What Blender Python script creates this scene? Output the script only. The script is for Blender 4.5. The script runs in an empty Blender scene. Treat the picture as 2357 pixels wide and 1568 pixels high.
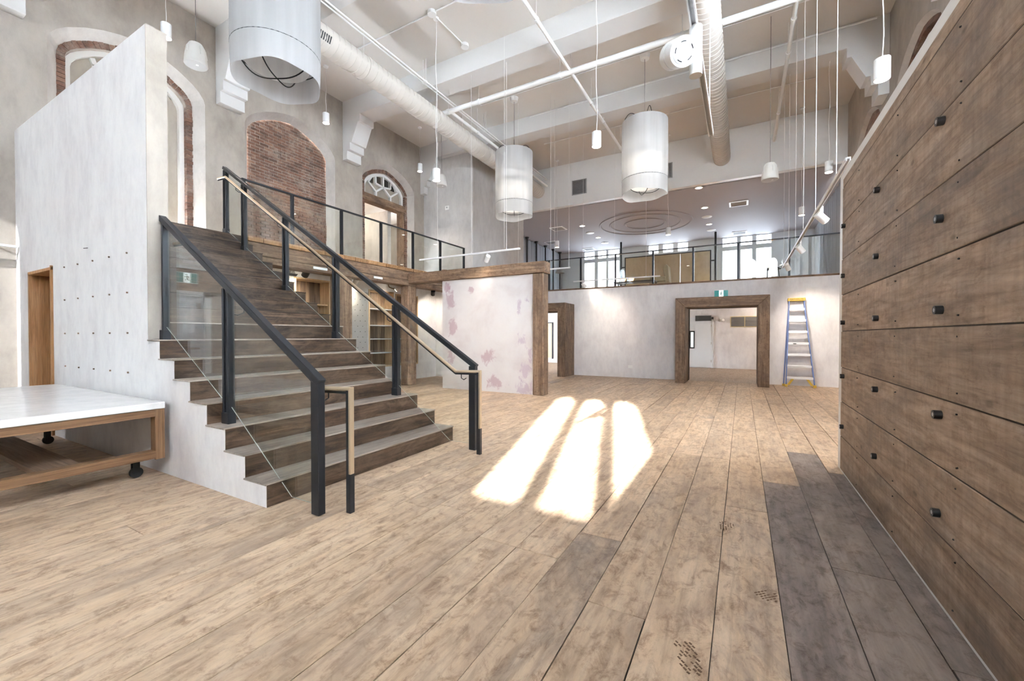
import bpy, bmesh, math, random
from mathutils import Vector, Matrix
random.seed(7)
R = random.Random(11)
SC = bpy.context.scene
COL = SC.collection

# ------------------------------------------------------------------ camera
cd = bpy.data.cameras.new('camera')
cd.sensor_width = 36.0
cd.lens = 954.0 / 2357.0 * 36.0
cd.clip_start = 0.05
cam = bpy.data.objects.new('camera', cd)
COL.objects.link(cam)
cam.location = (0, 0, 1.37)
cam.rotation_euler = (math.radians(90) - math.atan(11 / 954), 0, math.atan(529.5 / 954))
SC.camera = cam

# ------------------------------------------------------------------ world, sun, daylight, exposure
world = bpy.data.worlds.new('sky')
SC.world = world
world.use_nodes = True
wb = world.node_tree.nodes['Background']
wb.inputs[0].default_value = (0.84, 0.92, 1.0, 1)
wb.inputs[1].default_value = 20.0

SUN_EL = math.radians(23.8)
sun_dir = Vector((-0.263 * math.cos(SUN_EL), 0.963 * math.cos(SUN_EL), -math.sin(SUN_EL)))
sl = bpy.data.lights.new('sun', 'SUN')
sl.energy = 10.0
sl.angle = math.radians(0.55)
sl.color = (1.0, 0.98, 0.95)
so = bpy.data.objects.new('sun', sl)
COL.objects.link(so)
so.rotation_euler = sun_dir.to_track_quat('-Z', 'Y').to_euler()
so.location = (6, -20, 14)


def portal(loc, direction, sx, sy):
    l = bpy.data.lights.new('window_portal', 'AREA')
    l.shape = 'RECTANGLE'
    l.size = sx
    l.size_y = sy
    l.cycles.is_portal = True
    o = bpy.data.objects.new('window_portal', l)
    COL.objects.link(o)
    o.location = loc
    o.rotation_euler = Vector(direction).to_track_quat('-Z', 'Z').to_euler()


for px in (1.22, -8.47):
    portal((px, -6.05, 5.35), (0, 1, 0), 1.95, 2.9)
for py in (.18, 3.41, 6.64):  # portals for the unseen windows added to the right wall
    portal((3.05, py, 4.95), (-1, 0, 0), 2.2, 3.5)
portal((-3.4, 24.3, 5.3), (0, -1, 0), 10.2, 2.3)

SC.view_settings.view_transform = 'Standard'
SC.view_settings.look = 'None'
SC.view_settings.exposure = 2.28
SC.view_settings.gamma = 1.0
SC.view_settings.use_curve_mapping = False
SC.cycles.diffuse_bounces = 4
SC.cycles.glossy_bounces = 3
SC.cycles.max_bounces = 10
SC.cycles.transparent_max_bounces = 20
SC.cycles.use_adaptive_sampling = True
SC.cycles.adaptive_threshold = 0.15
SC.cycles.use_light_tree = False
SC.cycles.caustics_reflective = False
SC.cycles.caustics_refractive = False
SC.cycles.sample_clamp_indirect = 6.0

# ------------------------------------------------------------------ helpers
class MB:
    def __init__(s):
        s.v = []
        s.f = []

    def add(s, vs, fs):
        n = len(s.v)
        s.v += [tuple(p) for p in vs]
        s.f += [tuple(i + n for i in f) for f in fs]
        return s

    def box(s, x0, x1, y0, y1, z0, z1):
        return s.add([(x, y, z) for x in (x0, x1) for y in (y0, y1) for z in (z0, z1)],
                     [(0, 1, 3, 2), (4, 6, 7, 5), (0, 4, 5, 1), (2, 3, 7, 6), (0, 2, 6, 4), (1, 5, 7, 3)])

    def bar(s, p, q, w, h, up=(0, 0, 1)):
        """box from p to q; h along up (made square to the bar), w across"""
        p, q, up = Vector(p), Vector(q), Vector(up)
        d = (q - p).normalized()
        a = d.cross(up)
        if a.length < 1e-5:
            a = d.cross(Vector((0, 1, 0)))
        a.normalize()
        b = a.cross(d).normalized()
        vs = []
        for e in (p, q):
            for i in (-1, 1):
                for j in (-1, 1):
                    vs.append(e + a * (w / 2 * i) + b * (h / 2 * j))
        return s.add(vs, [(0, 1, 3, 2), (4, 6, 7, 5), (0, 4, 5, 1), (2, 3, 7, 6), (0, 2, 6, 4), (1, 5, 7, 3)])

    def cyl(s, p, q, r, n=12, r2=None, caps=True):
        p, q = Vector(p), Vector(q)
        r2 = r if r2 is None else r2
        d = (q - p).normalized()
        a = d.orthogonal().normalized()
        b = d.cross(a)
        vs = []
        for k in range(n):
            t = 2 * math.pi * k / n
            c = a * math.cos(t) + b * math.sin(t)
            vs.append(p + c * r)
            vs.append(q + c * r2)
        fs = [(2 * k, 2 * ((k + 1) % n), 2 * ((k + 1) % n) + 1, 2 * k + 1) for k in range(n)]
        if caps:
            fs.append(tuple(2 * k for k in range(n)))
            fs.append(tuple(2 * k + 1 for k in range(n)))
        return s.add(vs, fs)

    def tube(s, pts, r, n=8, closed=False):
        pts = [Vector(p) for p in pts]
        m = len(pts)
        vs = []
        prev = None
        for i, p in enumerate(pts):
            if closed:
                d = pts[(i + 1) % m] - pts[i - 1]
            else:
                d = pts[min(i + 1, m - 1)] - pts[max(i - 1, 0)]
            d.normalize()
            a = d.orthogonal() if prev is None else prev - d * prev.dot(d)
            if a.length < 1e-6:
                a = d.orthogonal()
            a.normalize()
            prev = a
            b = d.cross(a)
            for k in range(n):
                t = 2 * math.pi * k / n
                vs.append(p + (a * math.cos(t) + b * math.sin(t)) * r)
        fs = []
        for i in range(m if closed else m - 1):
            j = (i + 1) % m
            for k in range(n):
                l = (k + 1) % n
                fs.append((i * n + k, i * n + l, j * n + l, j * n + k))
        if not closed:
            fs.append(tuple(range(n)))
            fs.append(tuple((m - 1) * n + k for k in range(n)))
        return s.add(vs, fs)

    def prism(s, poly, put, a, b):
        """poly: 2d outline; put(u, v, w) -> 3d; extruded from w=a to w=b"""
        n = len(poly)
        vs = [put(u, v, a) for u, v in poly] + [put(u, v, b) for u, v in poly]
        fs = [tuple(range(n)), tuple(range(n, 2 * n))]
        fs += [(k, (k + 1) % n, n + (k + 1) % n, n + k) for k in range(n)]
        return s.add(vs, fs)

    def lathe(s, prof, c=(0, 0, 0), n=24, close=False):
        vs = []
        for r, z in prof:
            for k in range(n):
                t = 2 * math.pi * k / n
                vs.append((c[0] + r * math.cos(t), c[1] + r * math.sin(t), c[2] + z))
        fs = []
        m = len(prof)
        for i in range(m - 1):
            for k in range(n):
                l = (k + 1) % n
                fs.append((i * n + k, i * n + l, (i + 1) * n + l, (i + 1) * n + k))
        if close:
            fs.append(tuple(range(n)))
            fs.append(tuple((m - 1) * n + k for k in range(n)))
        return s.add(vs, fs)

    def mesh(s, name, smooth=False):
        me = bpy.data.meshes.new(name)
        me.from_pydata(s.v, [], s.f)
        bm = bmesh.new()
        bm.from_mesh(me)
        bmesh.ops.recalc_face_normals(bm, faces=bm.faces)
        bm.to_mesh(me)
        bm.free()
        if smooth:
            for p in me.polygons:
                p.use_smooth = True
            me.set_sharp_from_angle(angle=math.radians(38))
        return me


def wloc(o):
    v = Vector((0, 0, 0))
    while o is not None:
        v += o.location
        o = o.parent
    return v


def put_obj(name, me, m, parent=None, local=False):
    o = bpy.data.objects.new(name, me)
    COL.objects.link(o)
    if m is not None and me is not None and len(me.materials) == 0:
        me.materials.append(m)
    if parent is not None:
        o.parent = parent
        if not local:
            o.location = -wloc(parent)
    return o


def obj(name, mb, m, parent=None, smooth=False, bevel=0.0, local=False, seg=1):
    o = put_obj(name, mb.mesh(name, smooth), m, parent, local)
    if bevel:
        b = o.modifiers.new('bevel', 'BEVEL')
        b.width = bevel
        b.segments = seg
        b.limit_method = 'ANGLE'
    return o


def tag(o, label, cat, group=None):
    o['label'] = label
    o['category'] = cat
    if group:
        o['group'] = group
    return o


def struct(o, label=None, cat=None):
    o['kind'] = 'structure'
    if label:
        o['label'] = label
    if cat:
        o['category'] = cat
    return o


def thing(name, label, cat, loc=(0, 0, 0), group=None):
    o = bpy.data.objects.new(name, None)
    COL.objects.link(o)
    o.empty_display_size = 0.1
    o.location = loc
    return tag(o, label, cat, group)


def dup(src, loc, label=None, rot=None, parent=None):
    r = src.copy()
    COL.objects.link(r)
    r.parent = parent
    if loc is not None:
        r.location = loc
    if rot is not None:
        r.rotation_euler = rot
    if label:
        r['label'] = label
    for ch in list(src.children):
        dup_child(ch, r)
    return r


def dup_child(src, parent):
    c = src.copy()
    COL.objects.link(c)
    c.parent = parent
    for g in list(src.children):
        dup_child(g, c)


def lamp(kind, name, loc, energy, color=(1, 0.86, 0.7), target=None, size=0.05, spot=1.2, blend=0.6):
    l = bpy.data.lights.new(name, kind)
    l.energy = energy
    l.color = color
    l.shadow_soft_size = size
    if kind == 'SPOT':
        l.spot_size = spot
        l.spot_blend = blend
    o = bpy.data.objects.new(name, l)
    COL.objects.link(o)
    o.location = loc
    if target is not None:
        o.rotation_euler = (Vector(target) - Vector(loc)).to_track_quat('-Z', 'Y').to_euler()
    return o


# ------------------------------------------------------------------ materials
def newmat(name):
    m = bpy.data.materials.new(name)
    m.use_nodes = True
    nt = m.node_tree
    return m, nt, nt.nodes['Principled BSDF'], nt.nodes['Material Output']


def nd(nt, t, **kw):
    n = nt.nodes.new(t)
    for k, v in kw.items():
        setattr(n, k, v)
    return n


def plain(name, col, rough=0.5, metal=0.0, emit=None, estr=0.0, spec=0.5):
    m, nt, p, out = newmat(name)
    p.inputs['Base Color'].default_value = (*col, 1)
    p.inputs['Roughness'].default_value = rough
    p.inputs['Metallic'].default_value = metal
    p.inputs['Specular IOR Level'].default_value = spec
    if emit:
        p.inputs['Emission Color'].default_value = (*emit, 1)
        p.inputs['Emission Strength'].default_value = estr
    return m


def ramp(nt, stops, interp='LINEAR'):
    r = nd(nt, 'ShaderNodeValToRGB')
    r.color_ramp.interpolation = interp
    el = r.color_ramp.elements
    while len(el) < len(stops):
        el.new(0.5)
    for e, (p, c) in zip(el, stops):
        e.position = p
        e.color = (*c, 1) if len(c) == 3 else c
    return r


def noise(nt, vec, scale, detail=5, rough=0.6, dist=0.0):
    n = nd(nt, 'ShaderNodeTexNoise')
    n.inputs['Scale'].default_value = scale
    n.inputs['Detail'].default_value = detail
    n.inputs['Roughness'].default_value = rough
    n.inputs['Distortion'].default_value = dist
    nt.links.new(vec, n.inputs['Vector'])
    return n


def mixc(nt, fac, a, b, mode='MIX'):
    n = nd(nt, 'ShaderNodeMix', data_type='RGBA', blend_type=mode)
    for sock, val in ((n.inputs[0], fac), (n.inputs[6], a), (n.inputs[7], b)):
        if isinstance(val, bpy.types.NodeSocket):
            nt.links.new(val, sock)
        elif isinstance(val, (int, float)):
            sock.default_value = val
        else:
            sock.default_value = (*val, 1)
    return n.outputs[2]


def position(nt):
    return nd(nt, 'ShaderNodeNewGeometry').outputs['Position']


def scaled(nt, vec, sc, rnd=True):
    mp = nd(nt, 'ShaderNodeMapping')
    mp.inputs['Scale'].default_value = sc
    if rnd:
        oi = nd(nt, 'ShaderNodeObjectInfo')
        cx = nd(nt, 'ShaderNodeCombineXYZ')
        for k, mul in enumerate((37.0, 91.0, 53.0)):
            mt = nd(nt, 'ShaderNodeMath', operation='MULTIPLY')
            mt.inputs[1].default_value = mul
            nt.links.new(oi.outputs['Random'], mt.inputs[0])
            nt.links.new(mt.outputs[0], cx.inputs[k])
        nt.links.new(cx.outputs[0], mp.inputs['Location'])
    nt.links.new(vec, mp.inputs['Vector'])
    return mp.outputs[0]


def bump(nt, p, height, strength, dist=0.01):
    b = nd(nt, 'ShaderNodeBump')
    b.inputs['Strength'].default_value = strength
    b.inputs['Distance'].default_value = dist
    nt.links.new(height, b.inputs['Height'])
    nt.links.new(b.outputs[0], p.inputs['Normal'])


def plaster(name, c0, c1, c2, scale=0.9, rough=0.75, bs=0.25, streak=True):
    m, nt, p, out = newmat(name)
    pos = position(nt)
    v1 = scaled(nt, pos, (scale, scale, scale * 0.7), rnd=False)
    n1 = noise(nt, v1, 1.0, 8, 0.62, 0.3)
    r1 = ramp(nt, [(0.30, c0), (0.5, c1), (0.72, c2)])
    nt.links.new(n1.outputs[0], r1.inputs[0])
    v2 = scaled(nt, pos, (5.5, 5.5, 2.4 if streak else 5.5), rnd=False)
    n2 = noise(nt, v2, 1.0, 9, 0.7, 0.2)
    r2 = ramp(nt, [(0.30, (0.86, 0.85, 0.86)), (0.55, (1, 1, 1)), (0.75, (1.05, 1.04, 1.02))])
    nt.links.new(n2.outputs[0], r2.inputs[0])
    nt.links.new(mixc(nt, 0.9, r1.outputs[0], r2.outputs[0], 'MULTIPLY'), p.inputs['Base Color'])
    p.inputs['Roughness'].default_value = rough
    p.inputs['Specular IOR Level'].default_value = 0.25
    bump(nt, p, n2.outputs[0], bs, 0.01)
    return m


def wood(name, dark, mid, light, axis='Y', rough=0.6, fine=16.0, along=1.1, patch=None, patch_amt=0.5,
         vary=0.35, bs=0.35, patch_scale=1.6, saw=False, mottle=0.0):
    m, nt, p, out = newmat(name)
    pos = position(nt)
    sc = [fine, fine, fine]
    sc['XYZ'.index(axis)] = along
    v = scaled(nt, pos, tuple(sc))
    n1 = noise(nt, v, 1.0, 7, 0.62, 1.1)
    r1 = ramp(nt, [(0.28, dark), (0.5, mid), (0.74, light)])
    nt.links.new(n1.outputs[0], r1.inputs[0])
    col = r1.outputs[0]
    sc2 = [fine * 5] * 3
    sc2['XYZ'.index(axis)] = along * 3
    n3 = noise(nt, scaled(nt, pos, tuple(sc2)), 1.0, 4, 0.6, 0.3)
    r3 = ramp(nt, [(0.33, (0.72, 0.7, 0.68)), (0.5, (1, 1, 1)), (0.7, (1.12, 1.1, 1.07))])
    nt.links.new(n3.outputs[0], r3.inputs[0])
    col = mixc(nt, 0.85, col, r3.outputs[0], 'MULTIPLY')
    if mottle:
        n7 = noise(nt, scaled(nt, pos, (13, 8, 13)), 1.0, 9, 0.78, 0.5)
        r7 = ramp(nt, [(0.36, tuple(1 - mottle * k for k in (1.0, 1.15, 1.25))), (0.50, (1, 1, 1)), (0.66, (1 + mottle * .22,) * 3)])
        nt.links.new(n7.outputs[0], r7.inputs[0])
        col = mixc(nt, 1.0, col, r7.outputs[0], 'MULTIPLY')
    if patch is not None:
        sc4 = [patch_scale * 2.0] * 3
        sc4['XYZ'.index(axis)] = patch_scale * 0.8
        n4 = noise(nt, scaled(nt, pos, tuple(sc4)), 1.0, 10, 0.72, 0.7)
        r4 = ramp(nt, [(0.47, (0, 0, 0)), (0.66, (1, 1, 1))])
        nt.links.new(n4.outputs[0], r4.inputs[0])
        mt = nd(nt, 'ShaderNodeMath', operation='MULTIPLY')
        nt.links.new(r4.outputs[0], mt.inputs[0])
        mt.inputs[1].default_value = patch_amt
        col = mixc(nt, mt.outputs[0], col, patch)
    if saw:
        sc5 = [2.0, 2.0, 2.0]
        sc5['XYZ'.index(axis)] = 26.0
        n5 = noise(nt, scaled(nt, pos, tuple(sc5)), 1.0, 2, 0.5, 0.2)
        r5 = ramp(nt, [(0.35, (0.86, 0.85, 0.84)), (0.65, (1.08, 1.08, 1.08))])
        nt.links.new(n5.outputs[0], r5.inputs[0])
        col = mixc(nt, 0.7, col, r5.outputs[0], 'MULTIPLY')
        vo = nd(nt, 'ShaderNodeTexVoronoi')
        vo.inputs['Scale'].default_value = 1.0
        nt.links.new(scaled(nt, pos, (2.6, 2.6, 5.2)), vo.inputs['Vector'])
        r6 = ramp(nt, [(0.05, (0.45, 0.42, 0.40)), (0.11, (1, 1, 1))])
        nt.links.new(vo.outputs['Distance'], r6.inputs[0])
        col = mixc(nt, 0.8, col, r6.outputs[0], 'MULTIPLY')
    oi = nd(nt, 'ShaderNodeObjectInfo')
    mr = nd(nt, 'ShaderNodeMapRange')
    nt.links.new(oi.outputs['Random'], mr.inputs[0])
    mr.inputs[3].default_value = 1.0 - vary
    mr.inputs[4].default_value = 1.0 + vary * 0.6
    hs = nd(nt, 'ShaderNodeHueSaturation')
    nt.links.new(mr.outputs[0], hs.inputs['Value'])
    nt.links.new(col, hs.inputs['Color'])
    nt.links.new(hs.outputs[0], p.inputs['Base Color'])
    p.inputs['Roughness'].default_value = rough
    p.inputs['Specular IOR Level'].default_value = 0.35
    bump(nt, p, n3.outputs[0], bs, 0.004)
    return m


def brickmat(name, cols, dirt=(0.42, 0.36, 0.31)):
    m, nt, p, out = newmat(name)
    oi = nd(nt, 'ShaderNodeObjectInfo')
    pos = position(nt)
    n0 = noise(nt, scaled(nt, pos, (3.5, 3.5, 11), rnd=False), 1.0, 2, 0.5)
    ad = nd(nt, 'ShaderNodeMath', operation='ADD')
    nt.links.new(oi.outputs['Random'], ad.inputs[0])
    mt = nd(nt, 'ShaderNodeMath', operation='MULTIPLY_ADD')
    nt.links.new(n0.outputs[0], mt.inputs[0])
    mt.inputs[1].default_value = 1.6
    mt.inputs[2].default_value = -0.8
    nt.links.new(mt.outputs[0], ad.inputs[1])
    r0 = ramp(nt, [(i / (len(cols) - 1), c) for i, c in enumerate(cols)])
    nt.links.new(ad.outputs[0], r0.inputs[0])
    n1 = noise(nt, scaled(nt, pos, (1.6, 1.6, 1.6), rnd=False), 1.0, 10, 0.72, 0.4)
    r1 = ramp(nt, [(0.50, (0, 0, 0)), (0.68, (1, 1, 1))])
    nt.links.new(n1.outputs[0], r1.inputs[0])
    m2 = nd(nt, 'ShaderNodeMath', operation='MULTIPLY')
    nt.links.new(r1.outputs[0], m2.inputs[0])
    m2.inputs[1].default_value = 0.72
    col = mixc(nt, m2.outputs[0], r0.outputs[0], dirt)
    n2 = noise(nt, scaled(nt, pos, (40, 40, 40), rnd=False), 1.0, 3, 0.6)
    r2 = ramp(nt, [(0.3, (0.75, 0.74, 0.73)), (0.6, (1.08, 1.08, 1.08))])
    nt.links.new(n2.outputs[0], r2.inputs[0])
    nt.links.new(mixc(nt, 0.8, col, r2.outputs[0], 'MULTIPLY'), p.inputs['Base Color'])
    p.inputs['Roughness'].default_value = 0.85
    bump(nt, p, n2.outputs[0], 0.4, 0.006)
    return m


def glassmat(name, tint=(0.96, 0.985, 0.975), base=0.035, amp=0.9):
    m, nt, p, out = newmat(name)
    nt.nodes.remove(p)
    tr = nd(nt, 'ShaderNodeBsdfTransparent')
    tr.inputs[0].default_value = (*tint, 1)
    gl = nd(nt, 'ShaderNodeBsdfGlossy')
    gl.inputs['Roughness'].default_value = 0.0
    lw = nd(nt, 'ShaderNodeLayerWeight')
    lw.inputs[0].default_value = 0.5
    pw = nd(nt, 'ShaderNodeMath', operation='POWER')
    nt.links.new(lw.outputs['Facing'], pw.inputs[0])
    pw.inputs[1].default_value = 4.0
    ma = nd(nt, 'ShaderNodeMath', operation='MULTIPLY_ADD')
    nt.links.new(pw.outputs[0], ma.inputs[0])
    ma.inputs[1].default_value = amp
    ma.inputs[2].default_value = base
    mx = nd(nt, 'ShaderNodeMixShader')
    nt.links.new(ma.outputs[0], mx.inputs[0])
    nt.links.new(tr.outputs[0], mx.inputs[1])
    nt.links.new(gl.outputs[0], mx.inputs[2])
    nt.links.new(mx.outputs[0], out.inputs[0])
    return m


def fabricmat(name, col, t_translucent=0.45, t_clear=0.12):
    m, nt, p, out = newmat(name)
    nt.nodes.remove(p)
    pos = position(nt)
    n1 = noise(nt, scaled(nt, pos, (9, 9, 0.5)), 1.0, 3, 0.5)
    r1 = ramp(nt, [(0.35, tuple(c * 0.9 for c in col)), (0.65, col)])
    nt.links.new(n1.outputs[0], r1.inputs[0])
    df = nd(nt, 'ShaderNodeBsdfDiffuse')
    ts = nd(nt, 'ShaderNodeBsdfTranslucent')
    nt.links.new(r1.outputs[0], df.inputs[0])
    nt.links.new(r1.outputs[0], ts.inputs[0])
    tr = nd(nt, 'ShaderNodeBsdfTransparent')
    a = nd(nt, 'ShaderNodeMixShader')
    a.inputs[0].default_value = t_translucent
    nt.links.new(df.outputs[0], a.inputs[1])
    nt.links.new(ts.outputs[0], a.inputs[2])
    b = nd(nt, 'ShaderNodeMixShader')
    b.inputs[0].default_value = t_clear
    nt.links.new(a.outputs[0], b.inputs[1])
    nt.links.new(tr.outputs[0], b.inputs[2])
    nt.links.new(b.outputs[0], out.inputs[0])
    return m


M = {}
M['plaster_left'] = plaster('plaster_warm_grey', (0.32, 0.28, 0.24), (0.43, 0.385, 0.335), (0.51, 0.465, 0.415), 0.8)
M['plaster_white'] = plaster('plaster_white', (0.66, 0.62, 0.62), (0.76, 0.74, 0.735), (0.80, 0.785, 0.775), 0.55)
M['plaster_back'] = plaster('plaster_lilac_white', (0.70, 0.66, 0.675), (0.79, 0.765, 0.775), (0.83, 0.815, 0.82), 0.7)
M['plaster_reveal'] = plaster('plaster_reveal', (0.44, 0.405, 0.37), (0.54, 0.50, 0.46), (0.61, 0.575, 0.54), 1.2)
M['plaster_grey'] = plaster('plaster_grey', (0.48, 0.465, 0.455), (0.59, 0.575, 0.56), (0.66, 0.645, 0.63), 0.6)
M['ceiling'] = plain('ceiling_paint', (0.70, 0.665, 0.625), 0.6)
M['beam'] = plain('beam_paint', (0.70, 0.69, 0.68), 0.6)
M['peg_grey'] = plain('peg_panel_grey', (0.33, 0.31, 0.29), 0.6)
M['white'] = plain('white_paint', (0.84, 0.84, 0.83), 0.4)
M['white_metal'] = plain('white_metal', (0.82, 0.82, 0.82), 0.35)
M['duct'] = plain('duct_paint', (0.62, 0.575, 0.525), 0.5)
M['steel'] = plain('black_steel', (0.030, 0.032, 0.037), 0.4, 0.5)
M['black'] = plain('black_metal', (0.015, 0.015, 0.016), 0.45, 0.2)
M['darkgap'] = plain('dark_gap', (0.035, 0.026, 0.02), 0.9)
M['glass'] = glassmat('clear_glass')
M['winglass'] = glassmat('window_glass', (0.97, 0.99, 1.0), 0.04, 0.6)
M['added_sideglass'] = glassmat('added_side_window_glass', (0.58, 0.59, 0.60), 0.04, 0.6)  # tinted glass of the added right wall windows, limits their daylight
M['rearglass'] = glassmat('rear_window_glass', (0.46, 0.47, 0.48), 0.04, 0.6)
M['hallglass'] = glassmat('hall_window_glass', (0.36, 0.37, 0.38), 0.04, 0.6)
M['glass_edge'] = plain('glass_edge', (0.50, 0.54, 0.50), 0.2)
M['darkglass'] = plain('dark_glass', (0.03, 0.025, 0.02), 0.12)
M['panel'] = plaster('window_panel', (0.36, 0.31, 0.25), (0.42, 0.37, 0.31), (0.46, 0.41, 0.35), 0.5, 0.7, 0.05)
M['brass'] = plain('brass_tube', (0.56, 0.44, 0.30), 0.38, 0.55)
M['frame_white'] = plain('window_frame_white', (0.74, 0.71, 0.67), 0.5)
M['floor'] = wood('floor_oak', (0.45, 0.315, 0.205), (0.56, 0.41, 0.285), (0.63, 0.485, 0.355), 'Y', 0.5, 6, 1.2,
                  (0.29, 0.21, 0.16), 0.6, 0.12, 0.25, 1.5, mottle=.42)
M['floor_grey'] = wood('floor_oak_grey', (0.15, 0.12, 0.105), (0.23, 0.185, 0.165), (0.38, 0.30, 0.25), 'Y', 0.5, 6, 1.2,
                       (0.36, 0.285, 0.23), 0.5, 0.15, 0.3, 1.3, mottle=.5)
M['floor_mix'] = wood('floor_oak_stained', (0.47, 0.33, 0.215), (0.57, 0.42, 0.295), (0.63, 0.485, 0.36), 'Y', 0.5, 6, 1.2,
                      (0.16, 0.128, 0.118), 0.7, 0.12, 0.3, 1.0, mottle=.45)
M['floor_x'] = wood('floor_oak_far', (0.42, 0.30, 0.205), (0.55, 0.42, 0.31), (0.63, 0.51, 0.395), 'Y', 0.5, 7, 1.0)
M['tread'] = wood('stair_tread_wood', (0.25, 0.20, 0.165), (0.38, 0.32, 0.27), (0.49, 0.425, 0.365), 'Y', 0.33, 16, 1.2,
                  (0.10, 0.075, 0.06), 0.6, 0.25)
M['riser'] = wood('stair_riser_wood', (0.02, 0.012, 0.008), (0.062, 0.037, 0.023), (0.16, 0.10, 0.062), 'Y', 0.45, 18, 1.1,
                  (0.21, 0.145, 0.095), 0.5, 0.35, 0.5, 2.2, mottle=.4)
for ax in 'XYZ':
    M['timber' + ax] = wood('old_timber_' + ax.lower(), (0.12, 0.075, 0.047), (0.27, 0.175, 0.112), (0.42, 0.30, 0.205),
                            ax, 0.7, 14, 0.9, (0.075, 0.055, 0.045), 0.65, 0.2, 0.6, 1.6, mottle=.38)
M['orangewood'] = wood('orange_plank', (0.24, 0.125, 0.052), (0.40, 0.22, 0.10), (0.52, 0.32, 0.165), 'Z', 0.55, 12, 3, vary=0.3)
M['doorwood'] = wood('door_wood', (0.30, 0.14, 0.05), (0.47, 0.24, 0.10), (0.58, 0.34, 0.17), 'Z', 0.5, 14, 1.0, vary=0.25)
M['tablewoodY'] = wood('table_wood_y', (0.12, 0.06, 0.03), (0.235, 0.13, 0.066), (0.36, 0.22, 0.12), 'Y', 0.55, 18, 1.0, vary=0.2)
M['tablewoodX'] = wood('table_wood_x', (0.13, 0.085, 0.055), (0.23, 0.155, 0.105), (0.34, 0.245, 0.175), 'X', 0.6, 18, 1.0, vary=0.2)
M['tablewoodZ'] = wood('table_wood_z', (0.12, 0.06, 0.03), (0.235, 0.13, 0.066), (0.36, 0.22, 0.12), 'Z', 0.55, 18, 1.0, vary=0.2)
M['barnwall'] = wood('barn_board', (0.20, 0.138, 0.092), (0.345, 0.25, 0.178), (0.47, 0.36, 0.27), 'Y', 0.62, 9, 1.0,
                     (0.15, 0.122, 0.105), 0.7, 0.16, 0.45, 1.3, saw=True, mottle=.28)
M['shelfwood'] = wood('shelf_wood', (0.075, 0.05, 0.035), (0.19, 0.125, 0.08), (0.38, 0.26, 0.16), 'Z', 0.6, 15, 1.0, vary=0.5)
M['pine'] = wood('pale_pine', (0.42, 0.27, 0.14), (0.55, 0.38, 0.22), (0.63, 0.47, 0.30), 'Z', 0.55, 14, 1.0, vary=0.15)
M['ply'] = plaster('plywood', (0.47, 0.36, 0.22), (0.54, 0.42, 0.27), (0.60, 0.48, 0.32), 1.0, 0.6, 0.05)
M['brick'] = brickmat('old_brick', [(0.095, 0.055, 0.04), (0.165, 0.085, 0.058), (0.215, 0.108, 0.07), (0.145, 0.085, 0.064), (0.27, 0.155, 0.108)], (0.38, 0.32, 0.27))
M['brick_w'] = brickmat('whitewashed_brick', [(0.55, 0.48, 0.44), (0.72, 0.68, 0.65), (0.45, 0.36, 0.31), (0.78, 0.76, 0.74)], (0.75, 0.73, 0.71))
M['mortar'] = plaster('mortar', (0.32, 0.27, 0.23), (0.44, 0.385, 0.335), (0.54, 0.48, 0.43), 3.0, 0.9, 0.4)
M['fabric'] = fabricmat('lamp_fabric', (0.59, 0.59, 0.595), 0.33, 0.12)
M['diffuser'] = fabricmat('lamp_inner_shade', (0.92, 0.91, 0.89), 0.6, 0.0)
M['bulb'] = plain('lamp_glow', (1, 1, 1), 0.5, emit=(1.0, 0.93, 0.82), estr=7)
M['disc'] = plain('lamp_disc_glow', (1, 1, 1), 0.5, emit=(1.0, 0.9, 0.76), estr=10)
M['wire'] = plain('white_wire', (0.78, 0.77, 0.75), 0.5)
M['cable'] = plain('grey_cable', (0.20, 0.19, 0.18), 0.5)
M['speaker'] = plain('speaker_shell', (0.60, 0.575, 0.54), 0.5)
M['grille'] = plain('speaker_grille', (0.50, 0.49, 0.48), 0.6)
M['tabletop'] = plaster('white_tabletop', (0.74, 0.72, 0.70), (0.78, 0.765, 0.75), (0.80, 0.79, 0.78), 1.5, 0.22, 0.02)
M['rubber'] = plain('black_rubber', (0.02, 0.02, 0.02), 0.6)
M['alu'] = plain('aluminium', (0.80, 0.80, 0.82), 0.35, 0.4)
M['blue'] = plain('blue_fibreglass', (0.13, 0.19, 0.42), 0.45)
M['yellow'] = plain('yellow_plastic', (0.62, 0.42, 0.06), 0.5)
M['green'] = plain('exit_green', (0.012, 0.15, 0.14), 0.4, emit=(0.02, 0.26, 0.24), estr=0.1)
M['sign_white'] = plain('exit_white', (0.85, 0.9, 0.88), 0.4, emit=(0.8, 0.9, 0.87), estr=0.5)
M['sign_dark'] = plain('exit_figure', (0.01, 0.09, 0.08), 0.5)
M['print'] = plain('black_print', (0.02, 0.02, 0.02), 0.6)
M['ventdark'] = plain('vent_dark', (0.05, 0.05, 0.05), 0.6)
M['ventgrey'] = plain('vent_grey', (0.40, 0.40, 0.41), 0.5)
M['doorwhite'] = plain('door_white', (0.74, 0.76, 0.79), 0.4)
M['hall'] = plain('hall_ceiling_paint', (0.36, 0.335, 0.345), 0.7)
M['hallwall'] = plain('hall_wall_paint', (0.60, 0.62, 0.65), 0.6)
M['curtain'] = plain('grey_curtain', (0.42, 0.46, 0.52), 0.8)
M['olive'] = plain('olive_upholstery', (0.22, 0.19, 0.13), 0.8)
M['darktop'] = plain('dark_table_top', (0.06, 0.055, 0.055), 0.35)
M['amber'] = plain('amber_glow', (0.9, 0.4, 0.1), 0.4, emit=(1.0, 0.42, 0.10), estr=3)
M['lampshade'] = plain('grey_lampshade', (0.30, 0.28, 0.27), 0.8)
M['cream'] = plain('cream_paint', (0.70, 0.58, 0.34), 0.6)
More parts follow.
